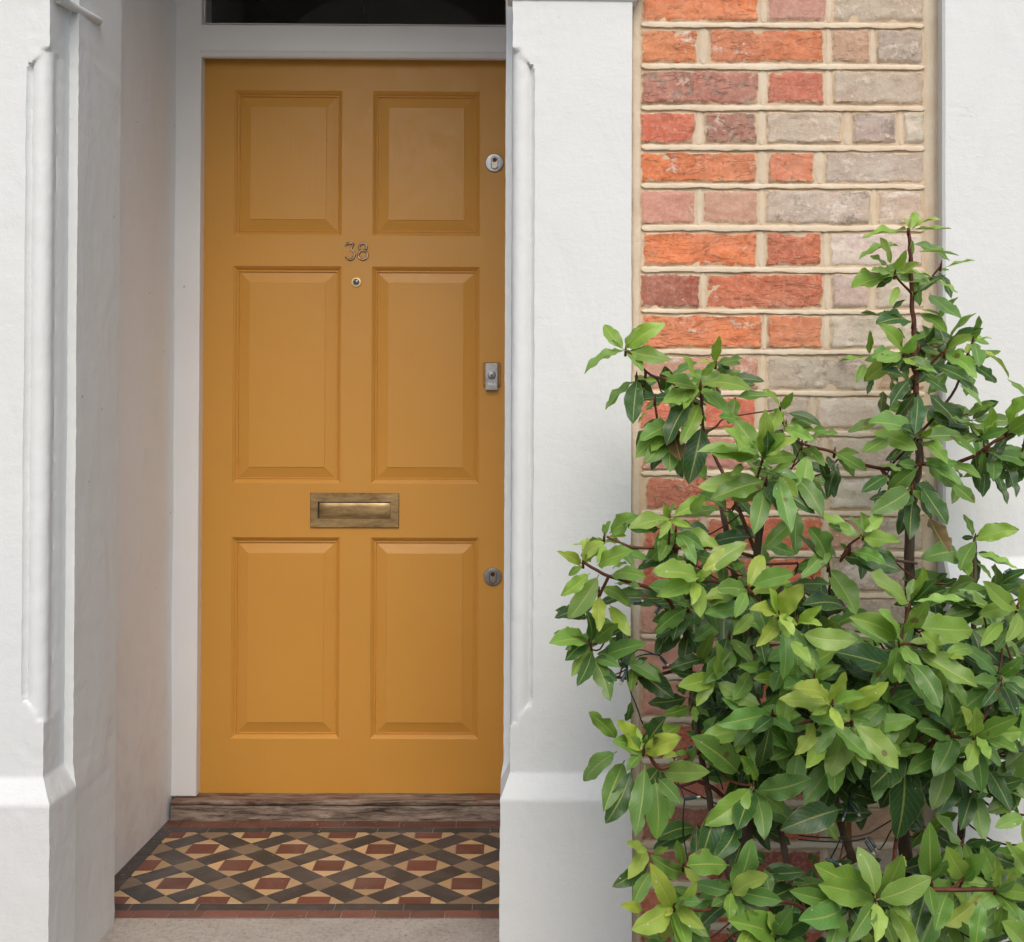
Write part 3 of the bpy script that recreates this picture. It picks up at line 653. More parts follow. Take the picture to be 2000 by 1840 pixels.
# --- threshold ----------------------------------------------------------------------
yth = 2.952; ztop_ = zd0 + 0.001; zmid = Z(600, 1575, yth); zt0 = 0.0
tx0, tx1 = X(333, 1590, yth) , XPR - .004
prof = [(0.0, zt0 - .002), (0.0, .006), (0.001, .014), (0.0, zmid - .006), (0.006, zmid - .002), (0.016, zmid - .0005), (0.016, zmid + .0008), (0.004, zmid + .003), (0.002, zmid + .010), (0.003, zj0 - .006), (0.008, zj0 - .001), (0.030, ztop_ - .004), (0.064, ztop_ - .001), (0.13, ztop_)]
P = []; rr_ = []; n = 260
for i in range(n):
    x = tx0 + (tx1 - tx0) * i / (n - 1)
    for q_, (dy, z) in enumerate(prof):
        a_ = 0.0050 if q_ < 11 else 0.0015
        gz = .0022 * N(x * 3.1, 8, 1) if 3 < q_ < 8 else 0
        yy = yth + dy + a_ * N(x * 14, z * 190, 3) + .0016 * N(x * 50, z * 400, 8) + (.006 * max(0, N(x * 7, z * 60, 13) - .25) * 2)
        if q_ in (5, 6): yy += .006 * N(x * 9, 3, 2)
        zz = z + gz + (.0012 * N(x * 30, z * 90, 5) if 0 < q_ < 11 else 0)
        P.append((x, yy, zz)); fr = max(0, 1 - (x - tx0) / .28) if q_ >= 7 else 0
        if q_ >= 10: fr = max(fr, .55 if x < -.4 else .15)
        if q_ >= 7 and x > -.08: fr = .8
        rr_.append((fr, fr, fr, 1))
mb = MB(); mb.grid(P, len(prof), n, flip=True, redp=rr_)
o = mb.build('threshold', M['oldwood'], house, smooth=50); o['label'] = 'rotten weathered timber threshold under the yellow door'

# --- door leaf -----------------------------------------------------------------------
def zy(py): return Z(696, py, YD)
xc_ = [X(456, 500, YD), X(667, 500, YD), X(727, 500, YD), X(937, 500, YD)]
rows = [(178, 460), (520.5, 944), (1050, 1443.5)]
xsb = [xd0] + xc_ + [xd1]
zsb = [zd0, zy(1443.5), zy(1050), zy(944), zy(520.5), zy(460), zy(178), zd1]
mb = MB()
for a in range(5):
    for b in range(7):
        hole = a in (1, 3) and b in (1, 3, 5)
        x0, x1, z0, z1 = xsb[a], xsb[a + 1], zsb[b], zsb[b + 1]
        if not hole:
            mb.add([(x0, YD, z0), (x1, YD, z0), (x1, YD, z1), (x0, YD, z1)], [(0, 1, 2, 3)])
            continue
        rings = [(0, 0), (.0012, .0022), (.0030, .0030), (.0062, .0060), (.0090, .0098), (.0110, .0105), (.0122, .0088), (.0140, .0086), (.0150, .0128), (.0172, .0126), (.0445, .0046), (.0452, .0030)]
        vs = []; fs = []
        for (i_, d_) in rings: vs += [(x0 + i_, YD + d_, z0 + i_), (x1 - i_, YD + d_, z0 + i_), (x1 - i_, YD + d_, z1 - i_), (x0 + i_, YD + d_, z1 - i_)]
        for r_ in range(len(rings) - 1):
            for q_ in range(4): fs.append((r_ * 4 + q_, r_ * 4 + (q_ + 1) % 4, r_ * 4 + 4 + (q_ + 1) % 4, r_ * 4 + 4 + q_))
        L = (len(rings) - 1) * 4; fs.append((L, L + 1, L + 2, L + 3)); mb.add(vs, fs)
# edges and back
y1 = YD + 0.044
mb.add([(xd0, YD, zd0), (xd1, YD, zd0), (xd1, YD, zd1), (xd0, YD, zd1), (xd0, y1, zd0), (xd1, y1, zd0), (xd1, y1, zd1), (xd0, y1, zd1)],
       [(0, 4, 5, 1), (1, 5, 6, 2), (2, 6, 7, 3), (3, 7, 4, 0), (5, 4, 7, 6)])
door = mb.build('door', M['door'], house)
door['label'] = 'ochre yellow six-panel front door numbered 38'

def rot_ring(mb, cx, cz, prof, n=40, mi=0, sx=1, sz=1):
    """turned fitting on the door: prof = [(radius, y)], closed in the middle"""
    vs = []; fs = []
    for (r, y) in prof:
        for j in range(n): a = 2 * math.pi * j / n; vs.append((cx + r * math.cos(a) * sx, y, cz + r * math.sin(a) * sz))
    for i in range(len(prof) - 1):
        for j in range(n): fs.append((i * n + j, (i + 1) * n + j, (i + 1) * n + (j + 1) % n, i * n + (j + 1) % n))
    fs.append(tuple((len(prof) - 1) * n + j for j in range(n))); mb.add(vs, fs, mi)
def stadium(cx, cz, w_, h, n=10):
    P = []
    for j in range(n + 1): a = math.pi * j / n; P.append((cx + w_ * math.cos(a), cz + h - w_ + w_ * math.sin(a)))
    for j in range(n + 1): a = math.pi + math.pi * j / n; P.append((cx + w_ * math.cos(a), cz - h + w_ + w_ * math.sin(a)))
    return P
for (px, py, rp) in ((966, 319, 18.0), (962.5, 1126.5, 18.0)):
    c_ = at(px, py, YD); r = rp / 697
    mb = MB(); rot_ring(mb, c_.x, c_.z, [(r, YD), (r, YD - .003), (r * .95, YD - .0048), (r * .9, YD - .005), (r * .36, YD - .0052)])
    lk = mb.build('lock_escutcheon', M['steel'], door, smooth=35, fixn=True)
    mb = MB(); mb.prism(stadium(c_.x, c_.z, .0102, .0184), YD - .0058, YD - .005)
    mb.v = [tuple(p) for p in mb.v]; 
    mb2 = MB(); mb2.prism(stadium(c_.x, c_.z, .0090, .0172), YD - .0072, YD - .0050)
    dk = mb.build('lock_recess', M['dark'], door)
    mb2.build('lock_cylinder', M['nickel'], door, bevel=.0006)
    mb = MB(); rot_ring(mb, c_.x, c_.z + .0080, [(.0066, YD - .0072), (.0066, YD - .0078), (.0060, YD - .0080)], 24)
    mb.box(c_.x - .0045, c_.x + .0045, YD - .0086, YD - .0081, c_.z + .0068, c_.z + .0090, 1)
    mb.build('keyway', [M['keybrown'], M['dark']], door, fixn=True)
# rim lock with cover
cx, czl = X(960.5, 736, YD), Z(960.5, 736, YD); k7 = 1 / 697
def rrect(cx, cz, hw, hh, r, n=5):
    P = []
    for (sx, sz, a0) in ((1, 1, 0), (-1, 1, 90), (-1, -1, 180), (1, -1, 270)):
        for j in range(n + 1): a = R(a0 + 90 * j / n); P.append((cx + sx * (hw - r) + r * math.cos(a), cz + sz * (hh - r) + r * math.sin(a)))
    return P
mb = MB(); mb.prism(rrect(cx, czl + 4.5 * k7, 17.5 * k7, 24.5 * k7, 5 * k7), YD - .006, YD + .001); k = NT('painted_over_plate'); M['plate'] = k.fin(k.mix(k.ramp(k.noise(90, 4).outputs[0], .35, .65), (.30, .15, .035), (.42, .21, .04)), .4)
mb.build('latch_backplate', M['plate'], door, bevel=.0015)
mb = MB(); mb.prism(rrect(cx + -.3 * k7, czl - 1 * k7, 12 * k7, 26 * k7, 2.4 * k7), YD - .0155, YD - .0062); o = mb.build('rim_latch', M['steel'], door, bevel=.0012, bseg=3)
o['label'] = 'rectangular silver rim latch with maker lettering'
yl = YD - .0157; mb = MB(); zk = czl + 2.4 * k7
rot_ring(mb, cx, zk, [(8.8 * k7, yl + .001), (8.8 * k7, yl - .0006), (7.9 * k7, yl - .0008)], 36, 0)
rot_ring(mb, cx, zk, [(7.6 * k7, yl - .0008), (7.6 * k7, yl - .0009), (7.5 * k7, yl - .0010)], 36, 1)
rot_ring(mb, cx, zk, [(6.6 * k7, yl - .0010), (6.6 * k7, yl - .0018), (6.1 * k7, yl - .0020)], 36, 0)
mb.prism([(cx - .0006, zk + .0030), (cx + .0006, zk + .0030), (cx + .0010, zk), (cx + .0026, zk - .0024), (cx + .0005, zk - .0050), (cx - .0005, zk - .0050), (cx - .0026, zk - .0024), (cx - .0010, zk)][::-1], yl - .0023, yl - .0019, 1)
mb.build('latch_cylinder', [M['steel'], M['dark']], door, smooth=35, fixn=True)
fc = bpy.data.curves.new('maker_lettering', 'FONT'); fc.body = 'YALE'; fc.size = 0.0098; fc.extrude = 0.0004; fc.align_x = 'CENTER'; fc.space_character = 1.02; fc.offset = .00012
fo_ = bpy.data.objects.new('tmp_text', fc); COL.objects.link(fo_); bpy.context.view_layer.update()
tm = bpy.data.meshes.new_from_object(fo_.evaluated_get(bpy.context.evaluated_depsgraph_get())); COL.objects.unlink(fo_); bpy.data.objects.remove(fo_)
tm.transform(Matrix.Translation((cx, yl - .0003, czl - 17.5 * k7)) @ Matrix.Rotation(R(90), 4, 'X')); tm.materials.clear()
k = NT('pale_emboss'); k.b.inputs['Metallic'].default_value = .6
tm.materials.append(k.fin(k.mix(k.ramp(k.noise(50).outputs[0], .4, .6), (0.75, 0.76, .78), (.82, .82, .83)), .35))
to = bpy.data.objects.new('maker_lettering', tm); COL.objects.link(to); to.parent = door
# door viewer
c_ = at(696, 551.5, YD); mb = MB()
rot_ring(mb, c_.x, c_.z, [(.0138, YD), (.0138, YD - .0022), (.0128, YD - .0036), (.0096, YD - .0038), (.0086, YD - .0028), (.0080, YD - .0022)], 32, 0)
rot_ring(mb, c_.x, c_.z, [(.0078, YD - .0024), (.0062, YD - .0030), (.0040, YD - .0038), (.0018, YD - .0041)], 32, 1)
k = NT('bright_brass_rim'); k.b.inputs['Metallic'].default_value = 1; M['rim'] = k.fin(k.mix(k.ramp(k.noise(150).outputs[0], .4, .6), (.5, .38, .16), (.66, .52, .26)), .3)
mb.build('door_viewer', [M['rim'], M['lens']], door, smooth=40, fixn=True)
# letter plate
lx0, lx1, lz0, lz1 = X(606.5, 997, YD), X(779.5, 997, YD), Z(693, 1030.5, YD), Z(693, 962.5, YD)
ix0, ix1, iz0, iz1 = X(621, 997, YD), X(763, 997, YD), Z(693, 1013, YD), Z(693, 980, YD)
mb = MB(); y0 = YD - .0058; ch = .0014
vs = [(lx0, YD, lz0), (lx1, YD, lz0), (lx1, YD, lz1), (lx0, YD, lz1),
      (lx0, y0 + ch, lz0), (lx1, y0 + ch, lz0), (lx1, y0 + ch, lz1), (lx0, y0 + ch, lz1),
      (lx0 + ch, y0, lz0 + ch), (lx1 - ch, y0, lz0 + ch), (lx1 - ch, y0, lz1 - ch), (lx0 + ch, y0, lz1 - ch),
      (ix0, y0, iz0), (ix1, y0, iz0), (ix1, y0, iz1), (ix0, y0, iz1),
      (ix0, YD + .004, iz0), (ix1, YD + .004, iz0), (ix1, YD + .004, iz1), (ix0, YD + .004, iz1)]
fs = [(l * 4 + q_, l * 4 + (q_ + 1) % 4, l * 4 + 4 + (q_ + 1) % 4, l * 4 + 4 + q_) for l in range(4) for q_ in range(4)]
mb.add(vs, fs); o = mb.build('letter_plate', M['brass'], door, smooth=20); o['label'] = 'tarnished brass letter plate'
mb = MB(); P = []
for j in range(9):
    for i in range(24):
        u, v_ = i / 23, j / 8; fx0_, fx1_ = ix0 + .0045, ix1 - .0012
        e = min(1, min(u, 1 - u) * 18) * min(1, min(v_ * 5, (1 - v_) * 7))
        P.append((fx0_ + (fx1_ - fx0_) * u, YD - .0014 - .0024 * e - .0006 * v_, iz0 + .0010 + (iz1 - iz0 - .0042) * v_))
mb.grid(P, 24, 9); mb.build('letter_flap', M['brass'], door, smooth=80)
mb = MB(); mb.box(ix0 + .0002, ix1 - .0002, YD - .0010, YD - .0003, iz0 + .0002, iz1 - .0002); mb.build('letter_slot', M['dark'], door)

# numerals
def stroke(mb, pts, wid, y0, y1, mi=0):
    """flat bar with rounded-off upper face following a line in the door plane"""
    n = len(pts); vs = []
    for i, p in enumerate(pts):
        a = Vector(pts[max(0, i - 1)]); b = Vector(pts[min(n - 1, i + 1)]); t = (b - a).normalized(); nn = Vector((-t.y, t.x)); w_ = wid[i] if isinstance(wid, list) else wid
        p = Vector(p)
        for s_, y in ((-1, y1), (-1, y0 + .0009), (-.6, y0), (.6, y0), (1, y0 + .0009), (1, y1)):
            q_ = p + nn * w_ * s_; vs.append((q_.x, y, q_.y))
    m = 6; fs = [(i * m + j, (i + 1) * m + j, (i + 1) * m + j + 1, i * m + j + 1) for i in range(n - 1) for j in range(m - 1)]
    fs += [tuple(range(m)), tuple((n - 1) * m + j for j in range(m - 1, -1, -1))]; mb.add(vs, fs, mi)
def arc(cx, cz, r, a0, a1, n=28, rz=None): return [(cx + r * math.cos(R(a0 + (a1 - a0) * i / n)), cz + (rz or r) * math.sin(R(a0 + (a1 - a0) * i / n))) for i in range(n + 1)]
k = NT('bronze_numerals'); k.b.inputs['Metallic'].default_value = 1
M['bronze'] = k.fin(k.mix(k.ramp(k.noise(110, 4).outputs[0], 0.35, 0.65), (0.10, 0.065, 0.040), (0.42, 0.31, 0.20)), 0.34)
dk = lambda zx, zy_: (X(640 + zx / 11.5, 490, YD), Z(696, 440 + zy_ / 11.5, YD))
u_ = 1 / 11.5 / 697
ya, yb2 = YD - .0042, YD + .0002
for num in (3, 8):
    mb = MB()
    if num == 3:
        p1_, p2_, p3_ = dk(380, 412), dk(588, 408), dk(520, 560)
        stroke(mb, [p1_, dk(480, 410), p2_], 21 * u_, ya, yb2)
        stroke(mb, [dk(380, 470), dk(408, 446), dk(450, 430), dk(500, 424)], [6 * u_, 12 * u_, 14 * u_, 6 * u_], ya, yb2)
        stroke(mb, [p2_, dk(552, 484), p3_], 21 * u_, ya + .0001, yb2)
        c3 = dk(500, 662)
        stroke(mb, arc(c3[0], c3[1], 108 * u_, 82, -152, 34, 110 * u_), [(16 + 10 * math.sin(math.pi * i / 34)) * u_ for i in range(35)], ya, yb2)
        scr = [dk(462, 412), dk(556, 728)]
    else:
        c1_, c2_ = dk(795, 488), dk(795, 668)
        stroke(mb, arc(c1_[0], c1_[1], 82 * u_, 0, 360, 40), 25 * u_, ya, yb2)
        stroke(mb, arc(c2_[0], c2_[1], 102 * u_, 0, 360, 40), 26 * u_, ya + .0002, yb2)
        scr = [dk(730, 552), dk(846, 548)]
    for s_ in scr: rot_ring(mb, s_[0], s_[1], [(.0016, ya), (.0016, ya - .0006), (.0011, ya - .0009)], 14, 1)
    mb.build('house_number', [M['bronze'], M['dark']], door, smooth=30, fixn=True)

# ------------------------------------------------------------------ floor
BLK, RED, CRM, TAN = (0.038, 0.037, 0.038), (0.150, 0.042, 0.028), (0.54, 0.365, 0.19), (0.22, 0.155, 0.095)
yb0, yb1, yb2_, yb3 = 2.359, 2.395, 2.862, 2.899
xin = -0.880
def clip(poly, f):
    out = []
    for i in range(len(poly)):
        a, b = poly[i], poly[(i + 1) % len(poly)]; fa, fb = f(a), f(b)
        if fa >= 0: out.append(a)
        if (fa >= 0) != (fb >= 0): t = fa / (fa - fb); out.append((a[0] + (b[0] - a[0]) * t, a[1] + (b[1] - a[1]) * t))
    return out
mbt = MB()
def tile(poly, col, box=None):
    if box:
        x0, x1, y0_, y1_ = box
        for f in (lambda p: p[0] - x0, lambda p: x1 - p[0], lambda p: p[1] - y0_, lambda p: y1_ - p[1]):
            poly = clip(poly, f)
            if len(poly) < 3: return
    ar = sum(poly[i][0] * poly[(i + 1) % len(poly)][1] - poly[(i + 1) % len(poly)][0] * poly[i][1] for i in range(len(poly))) / 2
    if abs(ar) < 2e-5: return
    if ar < 0: poly = poly[::-1]
    cx = sum(p[0] for p in poly) / len(poly); cy = sum(p[1] for p in poly) / len(poly)
    v_ = rnd.uniform(.74, 1.20); cc = (col[0] * v_ * rnd.uniform(.95, 1.05), col[1] * v_, col[2] * v_ * rnd.uniform(.93, 1.07), 1)
    dz = rnd.uniform(-.0004, .0004); tx, ty = rnd.uniform(-.006, .006), rnd.uniform(-.006, .006)
    ring = []
    for ins, z in ((0.0007, -.004), (0.0007, -.0006), (0.0015, 0.0)):
        for p in poly:
            d = math.hypot(p[0] - cx, p[1] - cy); k_ = max(0, 1 - ins * 1.5 / max(d, 1e-5))
            x, y = cx + (p[0] - cx) * k_, cy + (p[1] - cy) * k_
            ring.append((x, y, z + dz + tx * (x - cx) + ty * (y - cy)))
    n = len(poly); fs = [(l * n + q_, l * n + (q_ + 1) % n, (l + 1) * n + (q_ + 1) % n, (l + 1) * n + q_) for l in range(2) for q_ in range(n)]
    fs.append(tuple(2 * n + q_ for q_ in range(n))); mbt.add(ring, fs, tcol=cc)
per = 0.2255; a_ = 0.0715; t_ = per / 2 - a_     # half diagonals: cell, crossing square
bx = (xin, XPR, yb1, yb2_)
X00, Y00 = -0.760, 2.512
for j in range(-4, 9):
    for i in range(-3, 7):
        cx = X00 + per * i + (per / 2 if j % 2 else 0); cy = Y00 + per / 2 * j
        Rr, L_, T_, B_ = (cx + a_, cy), (cx - a_, cy), (cx, cy + a_), (cx, cy - a_)
        h = a_ / 2; q1, q2, q3, q4 = (cx + h, cy + h), (cx - h, cy + h), (cx - h, cy - h), (cx + h, cy - h)
        tile([q1, q2, q3, q4], RED, bx)
        for tri in ([Rr, q1, q4], [T_, q2, q1], [L_, q3, q2], [B_, q4, q3]): tile(tri, CRM, bx)
        # crossing square to the right of the cell
        sx, sy = cx + per / 2, cy
        tile([(sx + t_, sy), (sx, sy + t_), (sx - t_, sy), (sx, sy - t_)], TAN, bx)
        # bars on the cell's upper-right and upper-left sides
        tile([Rr, T_, (cx + per / 2 - per / 2 + 0 + 0, cy + a_)] if False else [(cx + a_, cy), (cx, cy + a_), (cx + t_, cy + per / 2), (cx + per / 2, cy + t_)], BLK, bx)
        tile([(cx - a_, cy), (cx, cy + a_), (cx - t_, cy + per / 2), (cx - per / 2, cy + t_)], BLK, bx)
def strip(x0, x1, y0_, y1_, col, L, off=0, vert=False):
    a = (y0_ if vert else x0) - off; end = y1_ if vert else x1
    while a < end:
        b = a + L * rnd.uniform(.97, 1.03); lo, hi = max(a, y0_ if vert else x0), min(b, end)
        if hi - lo > .004: tile([(x0, lo), (x1, lo), (x1, hi), (x0, hi)] if vert else [(lo, y0_), (hi, y0_), (hi, y1_), (lo, y1_)], col)
        a = b
strip(XPL, XPR, YT0, yb0, (0.17, .062, .045), .0745, .03); strip(XPL, XPR, yb0, yb1, BLK, .150, .05)
strip(XPL, XPR, yb2_, yb3, BLK, .150, .02); strip(XPL, XPR, yb3, 2.96, (0.16, .05, .028), .150, .1)
strip(XPL, xin, yb1, yb2_, BLK, .115, .05, True)
fl = mbt.build('porch_floor', M['tile']); struct(fl)
mb = MB(); mb.box(XPL - .02, XPR + .02, YT0 - .002, 3.08, -.10, -.0016); o = mb.build('floor_bed', M['grout'], fl)
mb = MB(); P = []
for j in range(22):
    for i in range(50):
        x = XL - .05 + 1.05 * i / 49; y = 1.70 + (YT0 - .003 - 1.70) * j / 21
        P.append((x, y, -.0015 + .0012 * N(x * 7, y * 7, 2) - (.006 * max(0, N(x * 9, y * 9, 6)) if y < 2.2 else 0)))
mb.grid(P, 50, 22)
mb.box(XL - .05, XL + 1.0, 1.70, YT0 - .004, -.16, -.010)
o = mb.build('step', M['concrete'], smooth=60); struct(o)
mb = MB(); mb.add([(-300, -300, -.16), (300, -300, -.16), (300, 300, -.16), (-300, 300, -.16)], [(0, 1, 2, 3)]); o = mb.build('ground', M['paving']); struct(o)

# ------------------------------------------------------------------ bay tree
bay = empty('bay_tree', (0, 0, 0), 'glossy green bay laurel shrub growing in front of the brick panel', 'tree')
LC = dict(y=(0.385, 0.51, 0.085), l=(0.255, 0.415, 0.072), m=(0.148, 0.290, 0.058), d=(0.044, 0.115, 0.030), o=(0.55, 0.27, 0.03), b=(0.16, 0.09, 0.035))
lm = MB(); lm.uv = []
def leaf(base, tip, wid, nrm, cls, bend=None, fold=None, wave=None):
    axis = tip - base; L = axis.length
    if L < .008: return
    ax = axis / L; nrm = (nrm - ax * nrm.dot(ax))
    if nrm.length < .05: nrm = Vector((0, -1, 0)) - ax * Vector((0, -1, 0)).dot(ax)
    nrm.normalize(); side = ax.cross(nrm)
    bend = rnd.uniform(-.02, .12) if bend is None else bend; fold = rnd.uniform(.10, .38) if fold is None else fold
    wave = rnd.uniform(.010, .055) if wave is None else wave; fr = rnd.uniform(10, 19); ph, ph2 = rnd.uniform(0, 6), rnd.uniform(0, 6)
    twist = rnd.uniform(-.35, .35); swy = rnd.uniform(-.05, .05); wd = rnd.uniform(.85, 1.15); pw = rnd.uniform(.62, .85)
    col = LC[cls]; j = rnd.uniform(.80, 1.20); col = (col[0] * j * rnd.uniform(.84, 1.08), col[1] * j, col[2] * j * rnd.uniform(.8, 1.25), 1)
    nl, ns = 14, (-1, -.62, -.25, 0, .25, .62, 1); P = []; U = []
    bite = rnd.uniform(.2, .85) if rnd.random() < .22 else None; bs = rnd.choice((-1, 1))
    for i in range(nl + 1):
        t = i / nl
        if t < .07: hw = .012
        else:
            q = (t - .07) / .93; hw = wid / L * (q ** pw) * ((1 - q) ** .82) / 0.375 * .5
            hw = max(hw, .010 if t < .5 else .002)
        c_ = base + ax * (L * t) + side * (L * swy * math.sin(math.pi * t)) + nrm * (L * bend * (math.sin(math.pi * t) * 0.9 - .25 * t * t))
        tw = twist * (t - .3); sd2 = side * math.cos(tw) + nrm * math.sin(tw); nn = nrm * math.cos(tw) - side * math.sin(tw)
        for s_ in ns:
            e = abs(s_); hs = hw * (wd if s_ > 0 else 2 - wd) * (1 + .05 * math.sin(fr * 2.3 * t + ph2 + s_))
            if bite is not None and s_ * bs > .5: hs *= 1 - .55 * math.exp(-((t - bite) / .06) ** 2)
            z_ = fold * e * hs + wave * (e ** 2.0) * math.sin(fr * t + (ph if s_ > 0 else ph2)) * min(1, hs * 9)
            P.append(c_ + sd2 * (L * hs * s_ * math.cos(fold * .6)) + nn * (L * z_)); U.append((.5 + .5 * s_, t))
    m = len(ns); fs = [(i * m + k_, i * m + k_ + 1, (i + 1) * m + k_ + 1, (i + 1) * m + k_) for i in range(nl) for k_ in range(m - 1)]
    lm.add(P, fs, leaf=col); lm.uv += U
CAM = Vector((0, 0, H))
def place_leaf(bx, by, Y, tx, ty, cls, flag):
    b = at(bx, by, Y); s = F / Y
    Lp = math.hypot(tx - bx, ty - by) / s
    real = rnd.uniform(.070, .090) if cls in 'yo' else rnd.uniform(.078, .100)
    real = max(real, Lp * 1.03)
    if Lp < .035: real = max(Lp * 1.4, .035)
    dy = math.sqrt(max(0, min(real, Lp * 1.45) ** 2 - Lp ** 2)) * (-1 if rnd.random() < .85 else .6)
    if flag == 'N': dy *= .4
    Yt = min(1.955, max(1.2, Y + dy)); tp = at(tx, ty, Yt); tp.y = Yt
    L = (tp - b).length
    wid = L * rnd.uniform(.36, .43)
    if flag == 'W': wid = Lp * rnd.uniform(.41, .49); n = Vector((0, -1, .25))
    elif flag == 'N': n = Vector((rnd.uniform(-.2, .2), -.42, 1)); wid = L * .34
    else: n = Vector((rnd.uniform(-.35, .35), -1, rnd.uniform(.35, 1.0)))
    leaf(b, tp, wid, n, cls, fold=.42 if flag == 'N' else None)
